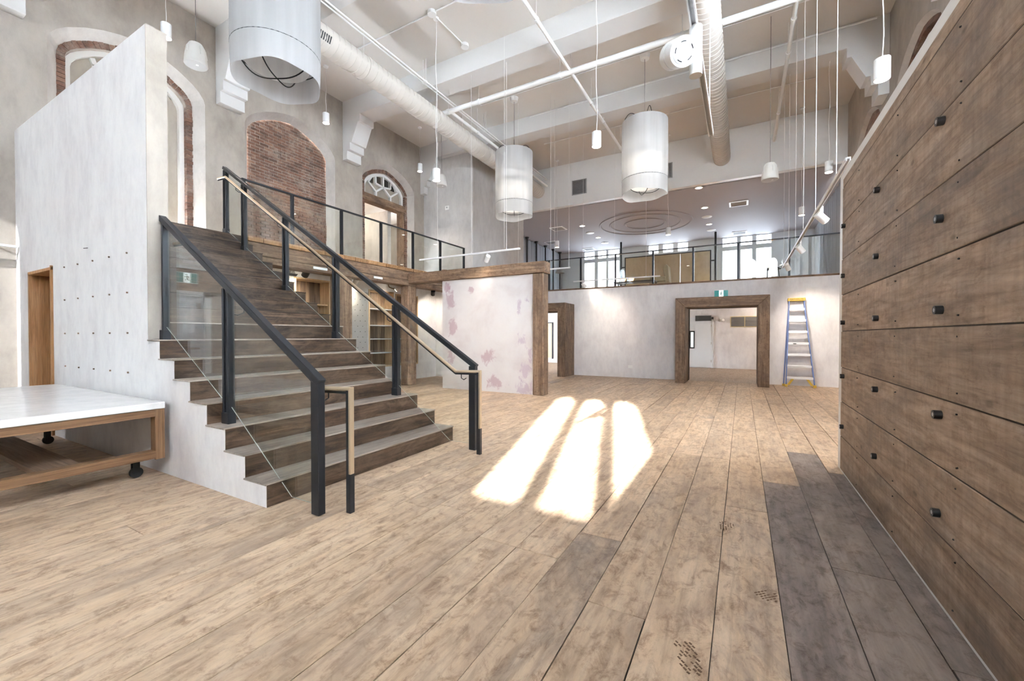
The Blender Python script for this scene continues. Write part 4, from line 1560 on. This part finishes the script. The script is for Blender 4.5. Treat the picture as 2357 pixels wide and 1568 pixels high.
curtain('grey pleated curtain behind the black poles in the back hall', -9.82, 16.0, 23.8, .05)
curtain('grey pleated curtain on the right of the upper back hall', 2.82, 15.2, 21.5, .06)
sc_ = thing('plywood_screen', 'framed plywood screen standing between black posts in the upper back hall', 'screen', (-3.42, 22.4, ZH))
for k in range(3):
    a = -5.47 + 1.363 * k
    obj('board', MB().box(a + .006, a + 1.357, 22.38, 22.42, ZH + .2, 5.50), M['ply'], sc_)
obj('frame', MB().box(-5.51, -1.34, 22.37, 22.43, 5.50, 5.55).box(-5.52, -5.46, 22.37, 22.43, ZH, 5.55).box(-1.39, -1.33, 22.37, 22.43, ZH, 5.55)
    .box(-5.51, -1.34, 22.37, 22.43, ZH + .14, ZH + .2), M['black'], sc_)
for x in (-5.72, -1.15):
    obj('post', MB().cyl((x, 22.4, ZH), (x, 22.4, 6.4), .05, 10), M['black'], sc_, smooth=True)
    obj('link', MB().box(min(x, x + (.2 if x < -2 else -.2)), max(x, x + (.2 if x < -2 else -.2)), 22.38, 22.42, 5.0, 5.06), M['black'], sc_)
ac = thing('armchair', 'olive upholstered armchair in front of the plywood screen', 'chair', (-2.8, 16.9, ZH))
obj('backrest', MB().prism([(-2.55, 3.4), (-2.42, 3.4), (-2.46, 4.02), (-2.52, 4.09), (-2.60, 4.05), (-2.66, 3.9)], lambda u, v, w: (u, w, v), 16.6, 17.2), M['olive'], ac, bevel=.03, seg=2)
obj('seat', MB().box(-3.15, -2.5, 16.6, 17.2, ZH + .3, ZH + .46), M['olive'], ac, bevel=.03, seg=2)
for y in (16.58, 17.16):
    obj('armrest', MB().box(-3.12, -2.55, y, y + .06, ZH + .46, ZH + .64), M['olive'], ac, bevel=.02)
for x in (-3.1, -2.52):
    for y in (16.63, 17.13):
        obj('leg', MB().cyl((x, y, ZH), (x, y, ZH + .3), .018, 8), M['black'], ac)
ct = thing('low_table', 'dark low table beside the olive armchair', 'table', (-3.5, 15.9, ZH))
obj('top', MB().box(-4.25, -2.75, 15.5, 16.1, ZH + .36, ZH + .40), M['darktop'], ct, bevel=.005)
for x in (-4.2, -2.8):
    for y in (15.54, 16.06):
        obj('leg', MB().box(x - .02, x + .02, y - .02, y + .02, ZH, ZH + .36), M['black'], ct)


def amber(label, x, y, z):
    t = thing('amber_lamp', label, 'lamp', (x, y, z), 'amber table lamps')
    obj('bowl', MB().lathe([(.03, 0), (.07, .05), (.10, .14), (.095, .14), (.06, .05), (.02, .012)], (x, y, z), 16), M['amber'], t, smooth=True)
    obj('foot', MB().cyl((x, y, z - .0), (x, y, z + .012), .05, 12), M['chrome'], t)


amber('left glowing amber lamp on the dark low table', -3.92, 15.7, ZH + .40)
amber('right glowing amber lamp on the dark low table', -3.62, 15.7, ZH + .40)
s2 = thing('side_table', 'small black legged side table near the right hall window', 'table', (.82, 16.0, ZH))
obj('top', MB().cyl((.82, 16, ZH + .55), (.82, 16, ZH + .58), .28, 20), M['darktop'], s2)
for k in range(3):
    a = k * 2.1
    obj('leg', MB().cyl((.82 + .2 * math.cos(a), 16 + .2 * math.sin(a), ZH + .55), (.82 + .26 * math.cos(a), 16 + .26 * math.sin(a), ZH), .012, 6), M['black'], s2)
amber('glowing amber lamp on the small side table', .80, 16.0, ZH + .58)
for x, y, lab in ((-9.25, 22.4, 'floor lamp with grey shade near the left hall window'), (-9.3, 20.6, 'floor lamp with grey shade behind the black poles')):
    t = thing('floor_lamp', lab, 'lamp', (x, y, ZH))
    obj('shade', MB().lathe([(.27, 0), (.14, .32)], (x, y, 5.0), 18), M['lampshade'], t, smooth=True)
    obj('pole', MB().cyl((x, y, ZH + .02), (x, y, 5.1), .015, 8), M['black'], t)
    obj('base', MB().cyl((x, y, ZH), (x, y, ZH + .03), .16, 16), M['black'], t)

DLAB = 'lit recessed downlight in the mauve hall ceiling '
for x, y, w in ((-6.43, 18.2, 'left of the ring moulding'), (-6.47, 20.76, 'at the far left near the window'), (-1.31, 15.44, 'nearest the bulkhead'),
                (-1.31, 17.95, 'second from the bulkhead'), (-1.33, 20.7, 'third from the bulkhead')):
    t = thing('recessed_downlight', DLAB + w, 'light', (x, y, 6.38), 'hall downlights')
    obj('trim_ring', MB().lathe([(.10, 0), (.10, -.012), (.14, -.012), (.14, 0)], (x, y, 6.4), 20), M['white'], t)
    obj('glow', MB().cyl((x, y, 6.394), (x, y, 6.399), .10, 16), M['disc'], t)
    lamp('SPOT', 'downlight_beam', (x, y, 6.36), 60, target=(x, y, 3), spot=1.6, size=.05)
for x, y, w in ((-6.52, 19.6, 'left of the ring moulding'), (-6.52, 22.1, 'above the left hall window'), (-1.33, 19.36, 'right of the ring moulding'), (-1.31, 21.9, 'above the right hall window')):
    t = thing('ceiling_speaker', 'round white ceiling speaker ' + w, 'speaker', (x, y, 6.35), 'hall ceiling speakers')
    obj('ring', MB().lathe([(.0, -.03), (.17, -.03), (.20, -.015), (.20, 0)], (x, y, 6.4), 24), M['white'], t, smooth=True)
for x, y, w in ((-7.56, 18.1, 'left, nearest the poles'), (-9.0, 20.6, 'over the black poles'), (-7.76, 23.2, 'in front of the left window'), (-.14, 17.98, 'on the right nearest the bulkhead'), (-.14, 23.1, 'in front of the right window')):
    t = thing('ceiling_diffuser', 'square ceiling air diffuser ' + w, 'vent', (x, y, 6.34), 'hall air diffusers')
    obj('frame', MB().box(x - .32, x + .32, y - .32, y - .26, 6.37, 6.4).box(x - .32, x + .32, y + .26, y + .32, 6.37, 6.4)
        .box(x - .32, x - .26, y - .26, y + .26, 6.37, 6.4).box(x + .26, x + .32, y - .26, y + .26, 6.37, 6.4), M['white'], t)
    for k in range(4):
        yy = y - .2 + k * .13
        obj('slat', MB().bar((x - .26, yy, 6.37), (x + .26, yy, 6.37), .06, .006, up=(0, .5, 1)), M['ventgrey'], t)
    obj('backing', MB().box(x - .26, x + .26, y - .26, y + .26, 6.392, 6.399), M['ventdark'], t)

# thermostat on the corner block
t = thing('thermostat', 'small white thermostat on the grey corner block', 'thermostat', (-8.9, 11.44, 5.72))
obj('body', MB().box(-8.98, -8.82, 11.42, 11.45, 5.70, 5.84), M['white'], t, bevel=.006)
obj('dial', MB().cyl((-8.9, 11.42, 5.78), (-8.9, 11.41, 5.78), .03, 12), M['ventgrey'], t)

# ------------------------------------------------------------------ ducts and pipes under the ceiling
def duct(label, x, z, r, y0, y1, taps=()):
    t = thing('air_duct', label, 'duct', (x, (y0 + y1) / 2, z - r))
    mb = MB()
    obj('tube', MB().cyl((x, y0, z), (x, y1, z), r, 36), M['duct'], t, smooth=True)
    y = y0
    k = 0
    while y < y1 - .2:
        rr = r + .004
        pts = [(x + rr * math.cos(a), y + .14 * a / (2 * math.pi), z + rr * math.sin(a)) for a in [2 * math.pi * q / 28 for q in range(28)]]
        mb.tube(pts, .006, 4)
        y += .14
    sm = obj('spiral_seam', mb, M['duct'], t, smooth=True)
    for y in taps:
        obj('collar', MB().cyl((x, y - .03, z), (x, y + .03, z), r + .012, 36), M['duct'], t, smooth=True)
        obj('hanger', MB().cyl((x, y, z + r), (x, y, ZC), .006, 6), M['wire'], t)
    return t


dl = duct('long painted spiral air duct along the left side of the ceiling', -7.14, 7.12, .245, -5.0, YK, (0.2, 3.4, 6.3, 9.9, 12.9))
duct('painted spiral air duct above the suspended spotlight', -.60, 7.12, .245, -5.0, YK, (0.2, 3.4, 6.3, 9.9, 12.9))
gp_ = obj('grille_plate', MB().bar((-6.93, 4.75, 7.03), (-6.93, 5.35, 7.03), .18, .02, up=(1, 0, -.5)), M['duct'], dl)
for k in range(12):
    y = 4.80 + k * .045
    obj('grille_slot', MB().bar((-6.918, y, 7.024), (-6.918, y + .022, 7.024), .13, .016, up=(1, 0, -.5)), M['ventdark'], gp_)


def pipe(label, p, q, r, clamps=(), group=None):
    t = thing('ceiling_pipe', label, 'pipe', p, group)
    p, q = Vector(p), Vector(q)
    obj('tube', MB().cyl(p, q, r, 14), M['white'], t, smooth=True)
    d = (q - p).normalized()
    for c in clamps:
        m = p.lerp(q, c)
        obj('clamp', MB().cyl(m - d * .03, m + d * .03, r + .012, 14), M['white'], t, smooth=True)
        obj('hanger', MB().cyl(m, (m.x, m.y, ZC), .006, 6), M['wire'], t)
    return t


pipe('thick white sprinkler pipe crossing the hall below the beams', (-7.05, 8.87, 7.32), (2.6, 8.87, 7.32), .06, (.02, .12, .35, .62, .85))
pipe('white pipe running lengthwise between the drum lamps', (-3.46, -3.0, 7.36), (-3.42, YK, 7.36), .038, (.3, .52, .56, .66, .74, .8, .9))
pipe('white pipe running lengthwise over the right side of the hall', (.80, -3.0, 7.36), (.83, YK, 7.36), .038, (.3, .52, .56, .69, .75, .9))
pipe('upper of two thin conduits beside the left duct', (-6.70, -3, 7.46), (-6.76, 14.9, 7.46), .018, (.4, .6, .75))
pipe('lower of two thin conduits beside the left duct', (-6.62, -3, 7.46), (-6.68, 14.9, 7.46), .018, (.4, .6, .75))
pipe('thin pipe hugging the top of the left duct', (-6.78, 8.9, 7.30), (-6.80, YK, 7.30), .04, (.2, .6))
pipe('thin conduit on the ceiling feeding the drum lamps', (-6.6, 10.02, 7.97), (2.3, 10.02, 7.97), .012)
pipe('second thin conduit on the ceiling feeding the drum lamps', (-6.6, 9.94, 7.97), (2.3, 9.94, 7.97), .012)
pipe('thin conduit on the ceiling in the last bay', (-6.0, 13.1, 7.97), (1.6, 13.1, 7.97), .012)
pipe('thin conduit on the ceiling from the duct to the wire hub', (-7.8, 6.68, 7.97), (-3.6, 6.68, 7.97), .014)
pipe('short conduit linking the two wire hubs', (-5.58, 6.76, 7.97), (-5.55, 7.9, 7.97), .014)
pipe('thin conduit along the front edge of the far beam', (-5.6, 11.2, 7.93), (2.4, 11.2, 7.93), .014)
for x, y, w in ((-5.58, 6.68, 'left of the long pipe'), (-5.55, 7.79, 'close to the near beam'), (-.9, 13.1, 'in the last bay')):
    tag(obj('junction_box', MB().cyl((x, y, 7.93), (x, y, 8.0), .09, 14), M['white'], smooth=True), 'round white junction box on the ceiling ' + w, 'junction box')


# ------------------------------------------------------------------ drum lamps
def drum_lamp(label, x, y, zt, zb, lit, seed, power=2.2):
    rr = random.Random(seed)
    r = .52
    zr = zb + .34
    t = thing('drum_pendant', label, 'pendant lamp', (x, y, zb), 'large white drum pendants')
    n = 64
    ph = [rr.uniform(0, 6.28) for _ in range(4)]

    def wob(a, k):
        return 1 + k * (math.sin(5 * a + ph[0]) + .7 * math.sin(9 * a + ph[1]))
    # upper cloth
    rows = []
    for zz, k in ((zt, .0), (zt - .15, .004), ((zt + zr) / 2, .008), (zr + .1, .006), (zr, .0)):
        rows.append([(x + r * wob(2 * math.pi * q / n, k) * math.cos(2 * math.pi * q / n), y + r * wob(2 * math.pi * q / n, k) * math.sin(2 * math.pi * q / n), zz) for q in range(n)])
    mb = MB()
    for ra, rb in zip(rows, rows[1:]):
        mb.add(ra + rb, [(q, (q + 1) % n, n + (q + 1) % n, n + q) for q in range(n)])
    obj('shade', mb, M['fabric'], t, smooth=True)
    # skirt with uneven hem
    rows = []
    for f in (0, .3, .65, 1):
        row = []
        for q in range(n):
            a = 2 * math.pi * q / n
            hem = .022 * math.sin(2 * a + ph[2]) + .012 * math.sin(5 * a + ph[3])
            rad = r * (1 + .01 * f * math.sin(6 * a + ph[1]) - .015 * f)
            row.append((x + rad * math.cos(a), y + rad * math.sin(a), zr - f * (zr - zb + hem)))
        rows.append(row)
    mb = MB()
    for ra, rb in zip(rows, rows[1:]):
        mb.add(ra + rb, [(q, (q + 1) % n, n + (q + 1) % n, n + q) for q in range(n)])
    obj('skirt', mb, M['fabric'], t, smooth=True)
    ring = [(x + (r - .006) * math.cos(2 * math.pi * q / 48), y + (r - .006) * math.sin(2 * math.pi * q / 48), zr) for q in range(48)]
    obj('wire_ring', MB().tube(ring, .008, 6, True), M['black'], t)
    for k in range(2):
        a = k * math.pi / 2 + .5
        c, s = math.cos(a), math.sin(a)
        top = [(x + c * (r - .02) * u, y + s * (r - .02) * u, zt + .20 * max(0, math.sin(math.pi * abs(u) ** 1.6)) + .07 * (1 - abs(u))) for u in [q / 10 - 1 for q in range(21)]]
        obj('top_hoop', MB().tube(top, .008, 6), M['black'], t)
        low = [(x + c * (r - .03) * u, y + s * (r - .03) * u, zr - .30 * math.sin(math.pi * min(1, abs(u) * .5 + .5) * 1) ** .7 if abs(u) < .99 else zr) for u in [q / 12 - 1 for q in range(25)]]
        low = [(px, py, zr - .29 + .29 * abs(u) ** 3) for (px, py, pz), u in zip(low, [q / 12 - 1 for q in range(25)])]
        obj('bottom_hoop', MB().tube(low, .008, 6), M['black'], t)
    obj('inner_shade', MB().cyl((x, y, zr - .12), (x, y, zr + .55), .38, 36, caps=False), M['diffuser'], t, smooth=True)
    obj('bulb', MB().lathe([(.0, -.09), (.06, -.07), (.085, 0), (.06, .07), (.025, .12), (.025, .2)], (x, y, zr + .35), 16), M['bulb'] if lit else M['white'], t, smooth=True)
    obj('cable', MB().tube([(x, y, zr + .5), (x, y, ZC)], .007, 6), M['cable'], t)
    obj('canopy', MB().cyl((x, y, ZC - .11), (x, y, ZC), .10, 20, .12), M['white'], t, smooth=True)
    if lit:
        lamp('POINT', 'drum_light', (x, y, zr + .22), power, (1, .93, .84), size=.1)
    return t


drum_lamp('very large white cloth drum lamp in the upper left foreground', -5.33, 3.28, 6.45, 4.68, False, 1)
drum_lamp('white cloth drum lamp cut off by the top of the picture', -2.05, 3.08, 6.45, 4.67, False, 2)
drum_lamp('glowing white drum lamp hanging before the grey corner block', -5.59, 10.19, 6.46, 4.70, True, 3)
drum_lamp('glowing white drum lamp hanging before the white bulkhead', -2.04, 10.13, 6.40, 4.70, True, 4)

# ------------------------------------------------------------------ cylinder pendants
def cyl_pendant(label, x, y, zc, lit=56):
    t = thing('cylinder_pendant', label, 'pendant lamp', (x, y, zc - .12), 'small white cylinder pendants')
    obj('body', MB().cyl((x, y, zc - .12), (x, y, zc + .12), .077, 24), M['white_metal'], t, smooth=True)
    obj('light_disc', MB().cyl((x, y, zc - .122), (x, y, zc - .1205), .070, 24), M['disc'], t)
    w = .012
    pts = [(x + w * math.sin(k * 1.3), y, zc + .12 + (ZC - zc - .12) * k / 12) for k in range(13)]
    obj('cable', MB().tube(pts, .005, 5), M['wire'], t, smooth=True)
    obj('canopy', MB().cyl((x, y, ZC - .03), (x, y, ZC), .06, 16), M['white'], t, smooth=True)
    if lit:
        lamp('SPOT', 'pendant_beam', (x, y, zc - .14), lit, target=(x, y, 0), spot=1.5, size=.06)
    return t


for lab, x, y, z in (
        ('white cylinder pendant beside the top of the partition', -8.87, 3.47, 6.72),
        ('white cylinder pendant in front of the plaster above the brick arch', -8.98, 6.75, 6.72),
        ('white cylinder pendant above the arched mezzanine doorway', -9.0, 10.17, 6.72),
        ('white cylinder pendant in front of the grey bell speaker', -5.62, 6.86, 4.74),
        ('white cylinder pendant hanging between the two glowing drum lamps', -2.19, 6.92, 4.72),
        ('large looking white cylinder pendant beside the right corbel', 1.43, 6.44, 4.52),
        ('white cylinder pendant behind the sloping track near the plank wall', 1.68, 11.6, 5.15),
        ('white cylinder pendant in front of the hall curtain on the right', 1.5, 14.7, 5.0),
        ('small white cylinder pendant below the ring moulding', -2.15, 14.5, 4.82),
        ('small white cylinder pendant beside the black poles', -6.15, 14.6, 4.84)):
    cyl_pendant(lab, x, y, z)


# ------------------------------------------------------------------ bell speakers
def bell(label, x, y, z):
    t = thing('bell_speaker', label, 'speaker', (x, y, z - .2), 'hanging bell speakers')
    obj('shell', MB().lathe([(.0, .19), (.05, .19), (.09, .175), (.125, .11), (.145, .0), (.157, -.12), (.160, -.15), (.152, -.165)], (x, y, z), 28), M['speaker'], t, smooth=True)
    obj('grille', MB().cyl((x, y, z - .165), (x, y, z - .155), .151, 28), M['grille'], t)
    obj('tweeter', MB().cyl((x + .04, y, z - .172), (x + .04, y, z - .166), .02, 12), M['white'], t)
    obj('cable', MB().tube([(x, y, z + .19), (x, y, ZC)], .006, 5), M['cable'], t)
    for k in range(5):
        a = k * 1.2566
        obj('rib', MB().tube([(x + .128 * math.cos(a), y + .128 * math.sin(a), z + .11), (x + .150 * math.cos(a), y + .150 * math.sin(a), z - .02)], .006, 5), M['speaker'], t)
    return t


bell('grey bell speaker hanging beside the partition top', -7.69, 3.40, 5.87)
bell('grey bell speaker hanging before the grey corner block', -8.05, 10.07, 6.1)
bell('grey bell speaker hanging near the sloping track', .49, 10.2, 4.78)


# ------------------------------------------------------------------ suspended light tracks
def track_head(t, p, d, L=.17, r=.055, energy=40, axis='X'):
    p, d = Vector(p), Vector(d).normalized()
    hd = obj('lamp_head', MB().cyl(p - d * L / 2, p + d * L / 2, r, 20), M['white_metal'], t, smooth=True)
    obj('lens', MB().cyl(p + d * (L / 2 + .0005), p + d * (L / 2 + .003), r * .85, 20), M['disc'], hd)
    obj('adapter', MB().cyl((p.x + .0, p.y, p.z + .16), (p.x, p.y, p.z - .02), .022, 12), M['white_metal'], hd, smooth=True)
    if energy:
        lamp('SPOT', 'track_beam', p + d * (L / 2 + .03), energy, target=p + d * 3, size=.04, spot=1.3, blend=.8)


def track(label, p, q, wires, heads=()):
    t = thing('light_track', label, 'track light', p, 'suspended light tracks')
    p, q = Vector(p), Vector(q)
    d = (q - p).normalized()
    n = Vector((-d.y, d.x, 0))
    b = MB()
    for s in (-1, 1):
        b.bar(p + n * (.017 * s), q + n * (.017 * s), .008, .036)
    b.bar(p + Vector((0, 0, .014)), q + Vector((0, 0, .014)), .04, .008)
    obj('bar', b, M['white_metal'], t)
    obj('slot', MB().bar(p + Vector((0, 0, .004)), q + Vector((0, 0, .004)), .026, .006), M['ventgrey'], t)
    for f in wires:
        m = p.lerp(q, f)
        obj('wire', MB().tube([m, (m.x, m.y, ZC)], .004, 5), M['wire'], t)
        obj('gripper', MB().cyl((m.x, m.y, m.z + .01), (m.x, m.y, m.z + .05), .008, 8), M['white_metal'], t)
    for f, hd, e in heads:
        m = p.lerp(q, f)
        track_head(t, (m.x + hd[0] * .06, m.y + hd[1] * .06, m.z - .14), hd, energy=e)
    return t


t = track('white light track in front of the mezzanine corner above the display wall', (-7.2, 8.12, 3.3), (-4.3, 8.12, 3.3), (.2, .55, .88), ((.71, (-.6, .45, -.55), 3),))
track('white light track above the lilac back wall', (-5.0, 13.3, 3.2), (-2.2, 13.3, 3.2), (.12, .5, .85), ((.12, (.5, .55, -.6), 3), ))
track('short white light track beside the display wall timber post', (-6.3, 10.5, 3.2), (-4.05, 10.5, 3.2), (.3, .75))
track('long white light track running towards the back beside the plank wall', (.95, 5.45, 3.2), (.95, 13.3, 3.2), (.08, .28, .46, .62, .8, .97),
      ((.24, (.55, .25, -.55), 30), (.55, (.5, .35, -.6), 35), (.86, (.3, .5, -.6), 35)))
track('white light track over the camera casting its shadow into the sun patch', (-.27, -1.1, 3.33), (-.27, 1.06, 3.33), (.15, .85), ((.42, (-.6, .3, -.5), 0), (.52, (.7, .2, -.4), 0)))
t = track('white light track with a large round spotlight below the right duct', (-.27, 2.1, 3.3), (-.27, 4.42, 3.3), (.1, .9))
obj('adapter', MB().cyl((-.262, 2.83, 3.29), (-.262, 2.83, 2.99), .038, 24), M['white_metal'], t, smooth=True)
hb, hf = Vector((-.385, 2.80, 3.14)), Vector((-.315, 2.675, 3.065))
hdn = (hf - hb).normalized()
hd = obj('lamp_head', MB().cyl(hb - hdn * .03, hb + hdn * .05, .082, 32).cyl(hb + hdn * .06, hf + hdn * .01, .082, 32), M['white_metal'], t, smooth=True)
obj('gap_ring', MB().cyl(hb + hdn * .05, hb + hdn * .06, .076, 32), M['black'], hd)
obj('face', MB().cyl(hf + hdn * .0102, hf + hdn * .012, .066, 32), M['alu'], hd)
u_ = hdn.orthogonal().normalized()
v_ = hdn.cross(u_)
for k in range(5):
    pts = [hf + hdn * .0125 + (u_ * math.cos(a) + v_ * math.sin(a)) * .052 for a in [k * 1.2566 + q * .09 for q in range(7)]]
    obj('slot', MB().tube(pts, .0022, 4), M['black'], hd)
# loose wires of tracks seen against the ceiling
for i, (x, y) in enumerate(((-4.63, 7.99), (-4.64, 10.84), (-4.30, 11.07))):
    tag(obj('hanging_wire', MB().tube([(x, y, 3.32), (x, y, ZC)], .004, 5), M['wire']), 'thin white suspension wire ' + ('before the near beam', 'beside the left glowing drum lamp', 'between the two glowing drum lamps')[i], 'wire', 'loose suspension wires')

# warm wash on the back wall from the track
lamp('SPOT', 'back_wall_wash', (-3.4, 11.9, 3.15), 30, (1, .86, .70), (-3.9, 13.72, 1.75), .08, 1.1, 1.0)
lamp('SPOT', 'art_wall_wash', (-5.2, 7.2, 3.2), 4, (1, .88, .74), (-5.6, 8.6, 1.6), .05, 1.6, .9)


# ------------------------------------------------------------------ dusty shoe prints on the floor
def shoe_print(label, x, y, ang, n, part):
    t = thing('shoe_print', label, 'shoe print', (x, y, 0), 'shoe prints on the floor')
    rr = random.Random(int(x * 100) + 5)
    mb = MB()
    c, s_ = math.cos(ang), math.sin(ang)
    for i in range(n):
        for j in range(5):
            u, v = (i - n / 2) * .019, (j - 2) * .019 + (.009 if i % 2 else 0)
            lim = .048 * math.sqrt(max(0, 1 - (abs(u) / (n * .0105)) ** 2.5))
            if abs(v) > lim or rr.random() < .22:
                continue
            px, py = x + c * u - s_ * v, y + s_ * u + c * v
            l, w = rr.uniform(.010, .016), rr.uniform(.006, .009)
            mb.bar((px - c * l * .5 + s_ * w, py - s_ * l * .5 - c * w, .0012), (px + c * l * .5, py + s_ * l * .5, .0012), w, .0008)
    o = obj('tread_mark', mb, M['print_brown'], t)


M['print_brown'] = plain('brown_mark', (0.16, 0.09, 0.05), 0.8)
shoe_print('brown shoe print on the planks nearest the camera', -.2, 1.9, 1.9, 10, 0)
shoe_print('half brown shoe print beside the dark stained planks', .13, 2.55, 0.3, 6, 0)
shoe_print('faint brown shoe print in the middle of the floor', -.10, 3.35, 1.2, 8, 0)
